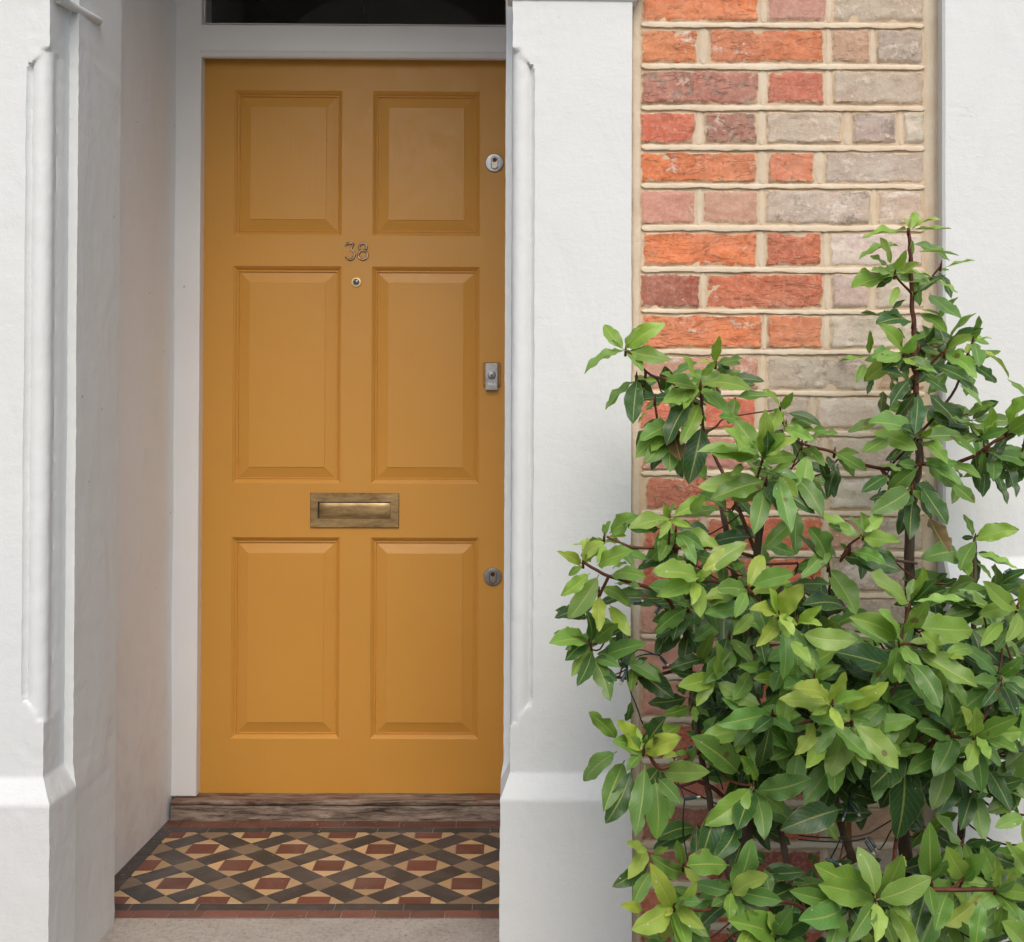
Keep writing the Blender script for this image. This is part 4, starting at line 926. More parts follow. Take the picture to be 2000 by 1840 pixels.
# nodes: px py depth class | leaves as tip, or base>tip, with :class and flags W (seen full face) / N (edge on)
TXT = """
1222 683 1.70 l|1180,633 1163,706 1140,729:lN 1299,631:lW 1311,702 1250,639:y 1256,726:l 1193,664:m 1232,655:y
1243,735 1.72 m|1252,751:mW 1182,800:mN 1236,828:dW 1277,779:dW 1283,745:l
1368 750 1.66 l|1333,694 1130>0,0 1317,756:lN 1335,800:lW 1367,787>1330,868:lW 1294,787 1468,760:l 1423,809 1371,830>1345,946:dW 1400,812>1451,822:m 1443,724:l 1355,776>1301,868:d 1300,745:m
1398 708 1.70 m|1405,656:lW 1451,700 1362,709:yN 1368,735>1397,705:lW 1447,712 1430,740:d
1317 826 1.70 m|1250,858 1242,893:m 1260,904:m 1309,922:m 1324,929:mN 1302,869:d 1272,880:l 1287,840:d 1330,900:b
1279 779 1.69 o|1257,801:oN 1266,803>1246,827:yN
1490 890 1.60 l|1495,801:yW 1435,817:lW 1556,855:y 1381,880 1362,881:N 1413,836:l 1555,893:lW 1468,863 1532,846:l 1447,880:l 1500,842:d
1497 937 1.61 m|1427,976:lW 1364,950:l 1493,950>1473,1044:mW 1520,935>1546,1040:m 1386,975:m 1508,937 1549,904:l 1525,925>1558,972:l 1545,1010:d 1511,920>1470,905:m 1450,905>1428,930:l 1592,1003:d
1565 975 1.62 l|1578,890:lW 1551,930>1608,1010:mW 1600,945:l
1524 795 1.70 m|1549,766:lW 1500,845:l 1490,760:l
1308 1012 1.58 l|1296,983:yW 1381,975:l 1228,1032:l 1288,1051:yW 1349,1029:yW 1320,985:l 1350,1005>1376,968:l
1320 1036 1.62 m|1374,1073:mW 1288,1097:mW 1359,1102:mW 1405,1072:l 1338,1060:d 1265,1100:m
1180 1050 1.66 l|1192,1018 1117,1065:yN 1223,1046:y 1137,1076:y 1212,1060 1166,1100:lW 1190,1042>1247,1008:l 1200,1075>1262,1092:m 1150,1058:d
1139 1097 1.58 l|1089,1077:yW 1152,1120>1095,1164:lW 1110,1124 1170,1122>1109,1210:lW 1165,1105>1235,1075:l 1180,1060:y 1212,1060>1238,1105:m 1172,1052
1170 1155 1.60 l|1170,1233:yW 1173,1148>1231,1185:lW 1190,1180>1230,1242:yW 1210,1155>1248,1160:mW 1193,1122>1262,1127:l 1200,1140>1250,1148:m 1195,1110>1225,1100
1151 1250 1.62 m|1081,1237:N 1074,1255:l 1147,1195:d 1160,1255>1207,1217:m 1157,1265>1117,1320:lW 1157,1270>1127,1340:dW 1155,1280>1192,1369:mW 1160,1285>1210,1302:m 1165,1290>1260,1255:m 1104,1290:d 1170,1310>1205,1330:d
1362 1130 1.52 y|1275,1115:l 1300,1100:y 1283,1164:l 1351,1182:yW 1365,1120>1445,1070:yW 1375,1122>1460,1060:l 1368,1206:l 1390,1115:y
1462 1150 1.50 l|1490,1082:yW 1545,1137:y 1372,1172>1455,1152:y 1436,1206:lW 1465,1145>1552,1120:l 1471,1197>1431,1240:lW 1440,1165>1375,1172:l 1430,1110>1455,1098:m 1400,1150:m
1522 1195 1.46 y|1569,1141:y 1500,1147:y 1465,1190:y 1541,1246:y 1478,1262:yW 1515,1242:y 1550,1240:y
1556 1212 1.47 y|1605,1184:yW 1606,1222:y 1545,1250>1584,1295:yW 1563,1238>1676,1249:lW 1530,1205:y 1545,1270>1532,1337:lW 1560,1270>1590,1310:l
1590 1325 1.50 l|1640,1300:lW 1575,1345:y 1610,1348:y 1560,1300:m 1530,1345:m 1592,1285:y
1625 1375 1.44 y|1651,1312:yW 1521,1365:y 1549,1343:y 1585,1395:yW 1647,1427:yW 1650,1385>1735,1333:yW 1597,1418:y 1660,1402>1725,1380:m 1690,1360:l
1665 1405 1.50 l|1685,1462:lW 1700,1410:m 1755,1502:lW 1650,1430>1692,1496:y 1635,1412>1605,1482:lW 1590,1410>1552,1475:yW 1640,1400:l 1600,1440>1575,1500:l 1580,1400:m
1638 1465 1.58 m|1630,1550:mW 1605,1485>1578,1567:mW 1570,1570:m 1660,1490:d 1670,1530:d 1645,1580>1525,1622:dW
1757 1252 1.48 l|1660,1205:lW 1718,1190:l 1765,1240>1812,1173:lW 1785,1175>1885,1172:lN 1790,1225>1902,1230:l 1770,1255>1875,1256:lN 1785,1268>1909,1342:l 1775,1290>1840,1382:mW 1745,1335:lW 1807,1316:lW 1760,1290>1757,1335:m 1740,1260>1660,1215:m
1790 1330 1.60 d|1750,1370>1700,1437:dW 1775,1370>1760,1460:dW 1625,1270:d 1685,1350:d 1835,1400:m 1860,1360:m 1720,1310:m 1610,1260:d
1836 1278 1.50 l|1902,1265:l 1883,1287:y 1800,1235:l 1870,1295:m
1778 1178 1.55 l|1804,1108:lW 1700,1122:l 1785,1130:m 1830,1130:d 1850,1150:d 1725,1150:m 1745,1180:d
1820 1150 1.72 d|1880,1155:d 1900,1180:m 1850,1120:d 1870,1130:d 1930,1170:m
1987 1185 1.52 l|1920,1135:lW 1910,1200:lW 1965,1254:lW 2050,1130:l 1960,1215>1916,1262:lW 2040,1235:m 1990,1250:l 2040,1180:l 1940,1160:m
1895 1240 1.66 m|1930,1290:mW 1870,1310:d 1985,1280:m 1935,1235:m 1960,1300:dW 1905,1300:d 1850,1215:m 1980,1330:d
1904 1050 1.78 m|1882,1004:N 1991,1034:l 1878,1050:dW 1870,1078>1801,1090:m 1870,1075>1892,1125:m 1905,1080>1989,1111:lN 1905,1097>1937,1131:mN 1875,1115:m 1845,1150>1900,1140:d
1775 447 1.76 l|1761,425:y 1790,412:lW 1837,427:yN 1859,447:lN 1684,464:lN
1778 498 1.76 l|1780,468:lW 1790,492>1874,499:lN 1762,481>1677,505:lN 1741,518>1719,464:yW 1748,529>1770,488:lW 1735,522>1700,500:m 1755,535>1796,513:yW
1748 533 1.75 l|1663,564:l 1702,528:l 1740,540>1824,541:lN 1755,560>1738,598:lW 1711,562:d 1770,585>1742,604:d 1690,545:m
1838 517 1.74 m|1905,508:lN 1854,528:m 1828,545>1871,573:lN 1818,550>1796,555:m
1783 630 1.77 m|1680,612:dN 1815,573>1877,622:m 1795,605>1840,617:lN 1795,612>1850,650:mW 1712,631:d 1720,640>1768,660:d 1800,640>1803,636
1765 690 1.72 l|1717,633:lW 1699,693>1699,646:lW 1630,707>1690,697:lN 1762,690>1790,653:lW 1757,700>1687,745:lW 1788,713:l 1690,710>1672,747:mW 1705,740>1694,771:dN 1740,680>1701,700:m 1762,680>1810,655:m 1712,705:l 1770,700>1725,722:d
1808 672 1.80 d|1837,676:dW 1803,636:m 1825,640:d 1840,670:l 1795,700>1830,690:y
1845 688 1.74 l|1901,656:l 1908,737:l 1830,715>1896,747:dW 1783,722>1834,730:lN 1880,700:d 1800,725>1830,745:m 1860,735>1900,760:d
1900 666 1.76 m|1912,616:mW 1938,661:lN 1905,685>1972,737:yN 1895,710>1948,747:dW 1912,717:m 1870,655:l 1885,690:y 1880,680>1860,700
1790 765 1.72 d|1778,740>1738,797:dW 1749,820:d 1805,738>1850,767:dW 1793,770>1787,848:dW 1872,750>1918,794:mN 1808,765>1893,865:d 1770,735>1720,722:d 1820,800>1850,860:m
1793 850 1.68 m|1697,825:m 1735,855>1684,885:m 1847,830:l 1700,842>1792,878:lW 1795,862>1850,905:lW 1760,835:d 1880,852:m 1820,835:y 1760,875>1742,895:dW
1798 905 1.68 m|1795,912>1734,966:mW 1803,890>1867,950:mW 1845,905>1916,932:m 1870,905:m 1880,950:m 1755,905:m 1715,905>1760,920:m
1781 955 1.66 d|1785,965>1777,1054:dW 1700,1002:mW 1800,950>1850,1025:dW 1860,945>1904,983:m 1820,992:m 1735,928>1682,962:dW 1790,945>1835,980:d 1735,990:d 1815,1010>1855,1080:b
1917 850 1.72 m|1937,793:lW 1950,821:yN 1857,816:mN 1874,868:m 1970,838:mW 1930,870:d 1905,865:m 1850,850>1905,890:m
1967 838 1.70 m|2030,800:lW 1980,790:l 1967,739>2015,780:m 1963,855:d 1990,850:d 2040,850:m 2020,770:l
1930 880 1.72 m|1917,880>1908,943:mW 1935,925>1968,985:dN 1960,900>1985,972:dN 1950,885:m 1940,940:m 2010,905:m 1975,870:d 1950,930>1960,960:d
1535 830 1.72 m|1594,822:m 1568,850:m 1590,860:lW 1510,800:l 1560,838>1620,850:m
1566 866 1.70 m|1611,909:mW 1636,845:m 1545,840:mW 1565,905:m
1630 882 1.72 m|1678,885:m 1615,890>1629,922:dW 1638,888>1667,931:mW 1692,920:m 1600,895>1618,941:dW 1650,905>1690,905
1687 1042 1.60 m|1722,1000:lW 1759,1057:l 1617,1022:l 1660,1042>1600,1003:l 1680,1000:l 1660,1010:m 1655,1035>1625,1030:d
1660 1072 1.60 m|1730,1101:mW 1755,1112:dW 1640,1062:mW 1625,1075>1565,1130:mW 1640,1085>1744,1108:d 1635,1090>1600,1050:m
1618 1105 1.64 m|1672,1200:mW 1580,1030:m 1560,1045:d 1555,1110:m 1655,1190>1570,1180:d 1650,1190>1590,1210:d
1257 1464 1.55 l|1230,1412:yW 1205,1445>1150,1391:mW 1197,1448:l 1331,1441:y 1330,1416:l 1281,1427:lW 1206,1407:y 1205,1468>1138,1525:m 1220,1485>1179,1585:mW 1235,1500>1183,1609:dW 1260,1492>1242,1633:m 1279,1520>1283,1640:mW 1285,1520>1331,1570:mW 1289,1507>1386,1508:lW 1225,1505:m 1300,1400:d
1285 1500 1.62 m|1310,1600:m 1305,1560:d 1350,1480>1320,1470:m 1240,1560:d 1222,1410>1232,1372:d 1292,1480>1325,1475:y
1471 1535 1.55 m|1445,1512>1350,1439:mW 1480,1525>1444,1475:lW 1584,1520:mW 1377,1612:lW 1494,1640:mW 1533,1587:mW 1388,1633:dW 1475,1500>1460,1440:mW 1483,1500>1504,1420:dW 1440,1600>1395,1680:dW 1440,1620:d 1410,1560>1370,1680:d
1317 1767 1.44 y|1271,1688:yW 1360,1723:yW 1376,1814:yW 1233,1816:yW 1300,1790:y 1290,1835:y 1255,1778>1213,1768:y 1345,1860:l 1330,1850:l 1370,1760:m
1430 1740 1.50 m|1460,1676:lW 1528,1760:mW 1357,1725:m 1425,1800:lW 1425,1690>1340,1690:m 1445,1800:m 1470,1640:m 1500,1710:y 1390,1770:m
1335 1690 1.56 m|1322,1640:lW 1339,1702>1273,1672:mW 1265,1660>1223,1645:y 1262,1650>1227,1717:yW 1275,1668>1306,1655:lW 1270,1680>1197,1732:dW 1272,1700>1235,1770:mW 1370,1740:y 1400,1650>1370,1690:m
1515 1825 1.48 m|1513,1785:lW 1456,1773:lW 1547,1775:m 1425,1798:l 1573,1840:m 1480,1790>1440,1860:l 1500,1780:y 1530,1880:m 1470,1870:m 1590,1790:d
1710 1754 1.42 l|1676,1653:lW 1762,1668:lW 1820,1713:lW 1597,1727:lW 1710,1840:yW 1590,1689:l 1625,1760>1543,1740:mW 1645,1775>1561,1797:m 1640,1780>1619,1860:m 1660,1840:mW 1735,1770>1790,1870:l 1745,1765>1780,1800:l 1770,1690>1755,1675:y
1818 1722 1.50 m|1817,1606:mW 1785,1835:dW 1850,1680:m 1830,1750>1790,1860:m 1825,1790:m 1850,1745>1827,1818:m
1880 1714 1.52 l|1850,1655:l 1925,1668:l 1925,1745>1845,1808:yW 1840,1690:m 1905,1700:m 1890,1760:m
1945 1735 1.48 l|1944,1675:lW 1982,1722:mW 2010,1710>1965,1644:lW 1990,1795:m 1960,1755>1945,1830:mW 1920,1750>1905,1860:m 2030,1750:l 2010,1860>1960,1800:l 1980,1700:y
1905 1436 1.50 l|1999,1428:lW 1884,1508:lW 1932,1484:lW 1875,1380:y 1905,1380:l 1955,1495:m 1990,1470:m 1865,1430:d 1990,1400:m
1860 1435 1.58 m|1820,1465:mW 1840,1400:d 1875,1480:d 1825,1515:m 1790,1420:m 1850,1350:m 1810,1380:d
1765 1470 1.60 d|1765,1500:dW 1780,1530:dW 1820,1520:d 1740,1560:dW 1752,1640:dW 1700,1540:d 1720,1580:d
1930 1500 1.64 d|1950,1595:dW 1870,1510>1835,1590:dW 1975,1585:d 1990,1595:d 1880,1500>1870,1550:d 1910,1560:d 1850,1480>1835,1530:d 2005,1560:m
1880 1645 1.60 m|1927,1640:dW 1825,1590:m 1835,1640>1800,1660:m 1840,1700:m 1900,1690:m
1345 1185 1.62 d|1277,1237:mW 1370,1298>1392,1235:lW 1410,1215>1355,1252:mW 1270,1180:d 1320,1175:m 1315,1250:d 1268,1145:m
1425 1240 1.60 m|1427,1320:mW 1512,1325>1443,1300:lW 1434,1265>1374,1335:mW 1465,1310>1432,1368:mW 1470,1290:m 1390,1320:d 1480,1240>1495,1300:d
1236 1300 1.66 d|1317,1365:dW 1290,1310:m 1265,1285:d 1232,1350:m
1352 1372 1.62 l|1295,1395:mW 1360,1412:lW 1365,1350:mW 1340,1355>1320,1340:d 1385,1400:m
1508 1394 1.54 m|1403,1415:mW 1550,1430:m 1500,1450:d 1540,1385:m 1470,1430:d 1445,1440:m
1545 1262 1.56 m|1480,1310:d 1510,1350:m 1560,1330:m 1500,1290:m 1600,1330:m
1370 1440 1.60 m|1425,1510:mW 1345,1500>1360,1460:m 1400,1440:m 1340,1430:d 1400,1400:m
1955 1330 1.56 m|1985,1400:dW 1920,1380:dW 1900,1330:m 1975,1300:m 1950,1390:d 2010,1370:d
"""
nodes = []
TXT = TXT.replace('1130>0,0 ', '').replace('1243,735 ', '1243 735 ')
for line in TXT.strip().splitlines():
    hd, lv = line.split('|'); hp = hd.split(); nx_, ny_, nY, nc = float(hp[0]), float(hp[1]), float(hp[2]), hp[3]
    tips = []
    for tk in lv.split():
        c_, fl_ = nc, ''
        if ':' in tk:
            tk, opt = tk.split(':')
            for o_ in opt:
                if o_ in 'WN': fl_ = o_
                else: c_ = o_
        if '>' in tk: b_, t_1 = tk.split('>'); bx_, by_ = map(float, b_.split(','))
        else: t_1 = tk; bx_ = nx_ + rnd.uniform(-4, 4); by_ = ny_ + rnd.uniform(-2, 9)
        tx_, ty_ = map(float, t_1.split(','))
        if math.hypot(tx_ - bx_, ty_ - by_) < 16: continue
        place_leaf(bx_, by_, nY + rnd.uniform(-.02, .03), tx_, ty_, c_, fl_); tips.append((tx_ - bx_, ty_ - by_))
    nodes.append((nx_, ny_, nY, nc))
    # bud at the growing tip
n_hand = len(lm.f)
# stems -------------------------------------------------------------------
ground_z = -0.16
stems = MB(); trunk = MB()
def path(pts): return [at(x, y, Y) for (x, y, Y) in pts]
def smoothline(P, k_=4):
    out = []
    for i in range(len(P) - 1):
        p0 = P[max(0, i - 1)]; p1 = P[i]; p2 = P[i + 1]; p3 = P[min(len(P) - 1, i + 2)]
        for q in range(k_):
            t = q / k_; out.append(0.5 * ((2 * p1) + (p2 - p0) * t + (2 * p0 - 5 * p1 + 4 * p2 - p3) * t * t + (3 * p1 - p0 - 3 * p2 + p3) * t ** 3))
    return out + [P[-1]]
def knobbly(P, a): return [p + Vector((a * N(p.x * 60, p.y * 60, p.z * 60), a * N(p.x * 60 + 9, p.y * 60, p.z * 60), 0)) for p in P]
SK = []                       # skeleton points a twig may grow from
def stem(mb, pts, r0, r1, foot=False):
    P = path(pts)
    if foot: e = P[0]; P = [Vector((e.x + .01, min(1.86, e.y + .02), ground_z - .01)), Vector((e.x, e.y, (e.z + ground_z) / 2))] + P
    P = knobbly(smoothline(P, 6), .0025); n = len(P); mb = MB()
    mb.tube(P, [r0 + (r1 - r0) * i / (n - 1) for i in range(n)], 9)
    mb.build('trunk' if foot else 'branch', M['bark'] if foot else M['twig'], bay, smooth=180)
    SK.extend([(p.x, p.y, p.z) for p in P])
stem(None, [(1768, 1700, 1.76), (1762, 1560, 1.76), (1772, 1400, 1.77), (1778, 1250, 1.78), (1777, 1060, 1.79), (1785, 955, 1.79), (1795, 900, 1.78), (1793, 850, 1.78)], .0125, .0062, True)
stem(stems, [(1793, 850, 1.78), (1790, 765, 1.78), (1789, 700, 1.78), (1785, 640, 1.78), (1780, 575, 1.78), (1778, 498, 1.77), (1775, 445, 1.765)], .0054, .0028)
stem(trunk, [(1462, 1760, 1.74), (1458, 1560, 1.73), (1456, 1380, 1.72), (1460, 1250, 1.71), (1478, 1100, 1.68), (1490, 980, 1.66), (1492, 935, 1.64)], .011, .0045, True)
stem(trunk, [(1700, 1800, 1.72), (1640, 1600, 1.68), (1600, 1400, 1.62), (1560, 1290, 1.56), (1535, 1215, 1.51)], .009, .0032, True)
stem(trunk, [(1850, 1800, 1.74), (1880, 1600, 1.74), (1895, 1400, 1.74), (1902, 1250, 1.76), (1903, 1120, 1.78), (1904, 1052, 1.78)], .009, .0026, True)
stem(trunk, [(1500, 1900, 1.70), (1440, 1760, 1.66), (1400, 1620, 1.66), (1370, 1480, 1.66), (1345, 1300, 1.68), (1330, 1150, 1.66)], .008, .0034, True)
RT = .0024
for pts, r0, r1 in (
    ([(1780, 575, 1.78), (1768, 560, 1.77), (1748, 537, 1.75)], RT, .0016), ([(1781, 577, 1.78), (1810, 553, 1.76), (1838, 517, 1.745)], RT, .0014),
    ([(1789, 735, 1.78), (1775, 700, 1.76), (1764, 688, 1.73)], .0030, .0018), ([(1790, 728, 1.78), (1818, 710, 1.76), (1843, 685, 1.745)], .0028, .0018),
    ([(1793, 850, 1.77), (1860, 770, 1.77), (1885, 700, 1.765), (1900, 668, 1.76)], .0026, .0016), ([(1789, 690, 1.78), (1806, 672, 1.80)], RT, .0016),
    ([(1798, 905, 1.78), (1850, 910, 1.75), (1905, 888, 1.73), (1950, 858, 1.71), (2010, 835, 1.70)], .0036, .0024), ([(1925, 880, 1.72), (1918, 850, 1.72)], .002, .0012),
    ([(1781, 920, 1.78), (1720, 915, 1.75), (1660, 900, 1.73), (1630, 884, 1.72), (1566, 866, 1.70), (1545, 845, 1.71), (1518, 815, 1.72)], .0032, .0018),
    ([(1480, 1090, 1.68), (1430, 960, 1.70), (1390, 880, 1.72), (1373, 830, 1.70), (1368, 752, 1.67)], .0034, .002), ([(1374, 848, 1.70), (1400, 832, 1.71), (1425, 815, 1.72), (1524, 800, 1.71)], .0020, .0012),
    ([(1368, 790, 1.69), (1384, 735, 1.70), (1400, 706, 1.70)], .0024, .0014), ([(1371, 800, 1.69), (1310, 745, 1.70), (1270, 732, 1.71), (1225, 684, 1.70)], .0028, .0018), ([(1373, 830, 1.70), (1317, 824, 1.70)], .0022, .0016),
    ([(1480, 1090, 1.68), (1400, 1070, 1.64), (1290, 1070, 1.64), (1235, 1068, 1.65), (1184, 1048, 1.66)], .0030, .0018), ([(1345, 1250, 1.68), (1300, 1165, 1.62), (1240, 1140, 1.58), (1180, 1122, 1.575), (1140, 1098, 1.58)], .0036, .0022),
    ([(1345, 1300, 1.68), (1250, 1325, 1.66), (1170, 1310, 1.64), (1152, 1252, 1.62)], .0028, .0018), ([(1456, 1290, 1.71), (1400, 1290, 1.66), (1340, 1295, 1.66), (1295, 1305, 1.66)], .0040, .0026),
    ([(1400, 1455, 1.64), (1360, 1470, 1.58), (1310, 1495, 1.56), (1285, 1498, 1.555), (1262, 1468, 1.55)], .0042, .0026), ([(1458, 1600, 1.73), (1400, 1545, 1.66), (1360, 1525, 1.64)], .0040, .003),
    ([(1640, 1840, 1.7), (1560, 1770, 1.55), (1500, 1760, 1.52), (1440, 1745, 1.50)], .0032, .002), ([(1762, 1560, 1.76), (1740, 1700, 1.55), (1712, 1756, 1.43)], .0036, .0022),
    ([(1765, 1740, 1.62), (1800, 1738, 1.51), (1870, 1738, 1.50), (1930, 1737, 1.49), (2010, 1733, 1.50)], .0036, .0028), ([(1855, 1738, 1.50), (1880, 1716, 1.52)], .002, .0016), ([(1822, 1738, 1.5), (1820, 1722, 1.5)], .0018, .0014),
    ([(1772, 1400, 1.77), (1805, 1398, 1.62), (1860, 1437, 1.56), (1905, 1436, 1.51)], .0040, .0022), ([(1778, 1300, 1.78), (1766, 1280, 1.6), (1757, 1254, 1.49)], .0038, .0024), ([(1757, 1256, 1.49), (1800, 1262, 1.50), (1836, 1278, 1.50)], .0026, .0016),
    ([(1600, 1400, 1.62), (1612, 1392, 1.52), (1626, 1377, 1.45)], .003, .002), ([(1530, 1225, 1.52), (1525, 1210, 1.48), (1521, 1194, 1.462)], .0028, .0022), ([(1540, 1225, 1.5), (1556, 1212, 1.475)], .0022, .0018),
    ([(1790, 1100, 1.78), (1720, 1090, 1.68), (1655, 1075, 1.62), (1690, 1040, 1.60)], .0026, .0016), ([(1904, 1050, 1.78), (1912, 1045, 1.78)], .002, .0012), ([(1620, 1160, 1.66), (1622, 1125, 1.65), (1618, 1105, 1.64)], .002, .0014),
    ([(1902, 1250, 1.76), (1960, 1240, 1.6), (1988, 1187, 1.53)], .003, .002), ([(1478, 1210, 1.70), (1440, 1150, 1.58), (1364, 1132, 1.53)], .003, .002), ([(1535, 1225, 1.56), (1500, 1190, 1.54), (1462, 1152, 1.505)], .0028, .002), ([(1510, 1150, 1.64), (1470, 1108, 1.67), (1560, 1100, 1.67)], .0028, .002)):
    stem(stems, pts, r0, r1)
# a twig for every node that has none close to it
for (x, y, Y, c_) in nodes:
    p = at(x, y, Y); best = min(SK, key=lambda s: (Vector(s) - p).length + 0.6 * max(0, s[2] - p.z)); b = Vector(best); d = (b - p).length
    if d > .012:
        m_ = p.lerp(b, .5) + Vector((rnd.uniform(-.01, .01), .01, -.02)); stems.tube(knobbly(smoothline([b, m_, p], 5), .001), [.0026, .0025, .0024, .0023, .0022, .0021, .002, .0019, .0018, .0017, .0016], 7)
    stems.tube([p + Vector((0, .004, -.010)), p, p + Vector((0, -.004, .008))], [.0022, .0021, .0006], 6)
# inner foliage: whorls of older leaves, coloured dark to deepen the bush's shaded interior
def inside(x, y):
    if y < 1130 or x > 2060 or y > 1900: return False
    left = 1300 if y < 1250 else (1330 if y < 1430 else (1300 if y < 1560 else (1340 if y < 1640 else 1270)))
    if x < left: return False
    if y < 1210 and 1590 < x < 1760: return False
    if 1260 < x < 1430 and 1400 < y < 1650: return rnd.random() < .1
    if 1830 < x < 1990 and 1500 < y < 1650: return rnd.random() < .10
    if 1290 < x < 1450 and 1640 < y < 1720: return rnd.random() < .1
    if 1500 < x < 1800 and 1530 < y < 1670: return rnd.random() < .14
    if 1250 < x < 1300: return rnd.random() < .5
    return True
cnt = 0; tries = 0
while cnt < 200 and tries < 4000:
    tries += 1
    x, y = rnd.uniform(1250, 2050), rnd.uniform(1130, 1890)
    if not inside(x, y): continue
    Y = rnd.uniform(1.62, 1.82); p = at(x, y, Y); cnt += 1
    best = min(SK, key=lambda s: (Vector(s) - p).length); b = Vector(best)
    if (b - p).length > .01: stems.tube(knobbly(smoothline([b, p.lerp(b, .5) + Vector((0, 0, -.015)), p], 3), .001), .0016, 5)
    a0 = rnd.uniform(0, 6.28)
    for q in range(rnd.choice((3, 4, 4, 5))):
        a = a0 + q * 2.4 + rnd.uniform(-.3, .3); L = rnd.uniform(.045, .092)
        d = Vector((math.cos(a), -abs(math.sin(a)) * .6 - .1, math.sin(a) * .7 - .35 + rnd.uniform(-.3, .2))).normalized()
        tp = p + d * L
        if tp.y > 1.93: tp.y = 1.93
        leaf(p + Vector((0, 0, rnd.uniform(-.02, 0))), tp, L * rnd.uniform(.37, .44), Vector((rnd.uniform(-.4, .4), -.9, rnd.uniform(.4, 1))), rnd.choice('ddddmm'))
cnt = 0
while cnt < 22:                    # whorls between the hand-set ones, at the outside of the bush
    x, y = rnd.uniform(1290, 2040), rnd.uniform(1290, 1880)
    if not inside(x, y) or (1440 < x < 1850 and 1470 < y < 1740): continue
    Y = rnd.uniform(1.54, 1.64); p = at(x, y, Y); cnt += 1; cl_ = rnd.choice('mlmlm')
    best = min(SK, key=lambda s: (Vector(s) - p).length); b = Vector(best); stems.tube(knobbly(smoothline([b, p.lerp(b, .5) + Vector((0, 0, -.015)), p], 4), .001), .0018, 5)
    a0 = rnd.uniform(0, 6.28)
    for q in range(rnd.choice((4, 5, 6))):
        a = a0 + q * 1.3 + rnd.uniform(-.25, .25); L = rnd.uniform(.045, .092)
        d = Vector((math.cos(a), -rnd.uniform(.1, .7), math.sin(a) * .8 - .2)).normalized()
        leaf(p + Vector((0, 0, rnd.uniform(-.012, 0))), p + d * L, L * rnd.uniform(.37, .44), Vector((rnd.uniform(-.3, .3), -.9, rnd.uniform(.3, .9))), cl_)
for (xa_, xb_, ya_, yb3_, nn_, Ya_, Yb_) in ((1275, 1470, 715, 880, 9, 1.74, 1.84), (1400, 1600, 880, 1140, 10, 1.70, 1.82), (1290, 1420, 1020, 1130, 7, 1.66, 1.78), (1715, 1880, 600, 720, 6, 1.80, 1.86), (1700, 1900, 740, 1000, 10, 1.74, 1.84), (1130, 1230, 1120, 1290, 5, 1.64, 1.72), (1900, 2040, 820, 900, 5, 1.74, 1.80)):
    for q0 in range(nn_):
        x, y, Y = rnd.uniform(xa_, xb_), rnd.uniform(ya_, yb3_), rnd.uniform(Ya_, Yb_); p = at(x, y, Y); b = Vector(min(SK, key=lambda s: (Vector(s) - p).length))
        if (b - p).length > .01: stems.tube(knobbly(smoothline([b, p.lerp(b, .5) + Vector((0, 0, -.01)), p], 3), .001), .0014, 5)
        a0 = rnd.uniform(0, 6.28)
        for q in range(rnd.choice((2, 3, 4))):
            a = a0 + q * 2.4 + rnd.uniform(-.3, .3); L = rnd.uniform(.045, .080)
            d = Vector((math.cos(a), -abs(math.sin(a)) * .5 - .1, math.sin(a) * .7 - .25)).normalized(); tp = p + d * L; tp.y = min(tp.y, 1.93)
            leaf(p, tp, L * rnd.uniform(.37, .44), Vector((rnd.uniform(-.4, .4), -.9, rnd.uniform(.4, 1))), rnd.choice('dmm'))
# loose single leaves along the outer twigs, filling between the hand-set whorls
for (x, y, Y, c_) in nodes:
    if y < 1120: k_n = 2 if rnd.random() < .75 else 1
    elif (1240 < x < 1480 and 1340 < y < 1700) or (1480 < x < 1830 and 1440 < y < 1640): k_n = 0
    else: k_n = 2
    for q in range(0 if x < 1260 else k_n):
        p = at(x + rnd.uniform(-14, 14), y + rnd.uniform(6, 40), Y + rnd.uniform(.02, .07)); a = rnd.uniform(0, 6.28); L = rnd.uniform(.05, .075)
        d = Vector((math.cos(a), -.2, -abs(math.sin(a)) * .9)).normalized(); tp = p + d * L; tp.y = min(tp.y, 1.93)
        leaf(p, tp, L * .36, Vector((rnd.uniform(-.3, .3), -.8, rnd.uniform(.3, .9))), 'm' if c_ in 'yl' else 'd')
lo = lm.build('leaves', M['leaf'], bay, smooth=180)
lo['label'] = 'glossy bay leaves, yellow-green at the shoot tips'
tw = stems.build('twigs', M['twig'], bay, smooth=180); tw['kind'] = 'stuff'

# ------------------------------------------------------------------ canes and fairy lights
def cane(pts, r, mat, label):
    P = path(pts); e = P[0]; d = (P[0] - P[-1]).normalized(); k_ = (P[0].z - ground_z + .02) / max(.2, -d.z); P = [P[0] + d * k_] + P
    Q = []; rr = []
    for i in range(len(P) - 1):
        n = max(2, int((P[i + 1] - P[i]).length / .012))
        for q in range(n): Q.append(P[i].lerp(P[i + 1], q / n))
    Q.append(P[-1]); rr = [r * (1.12 if i % 13 == 6 else 1) for i in range(len(Q))]
    mb = MB(); mb.tube(Q, rr, 12); o = mb.build('garden_cane', mat, smooth=50); o['label'] = label; o['category'] = 'cane'; o['group'] = 'canes supporting the bay tree'
cane([(1661, 1730, 1.72), (1652, 1440, 1.74)], .0046, M['cane'], 'orange-brown garden cane standing upright low inside the bay tree')
cane([(1432, 1110, 1.80), (1402, 945, 1.82)], .0052, M['cane_old'], 'dull brown leaning cane whose end shows against the bricks above the leaves')
fl = empty('fairy_lights', (0, 0, 0), 'string of unlit fairy lights on dark green cable wound through the bay tree', 'fairy lights')
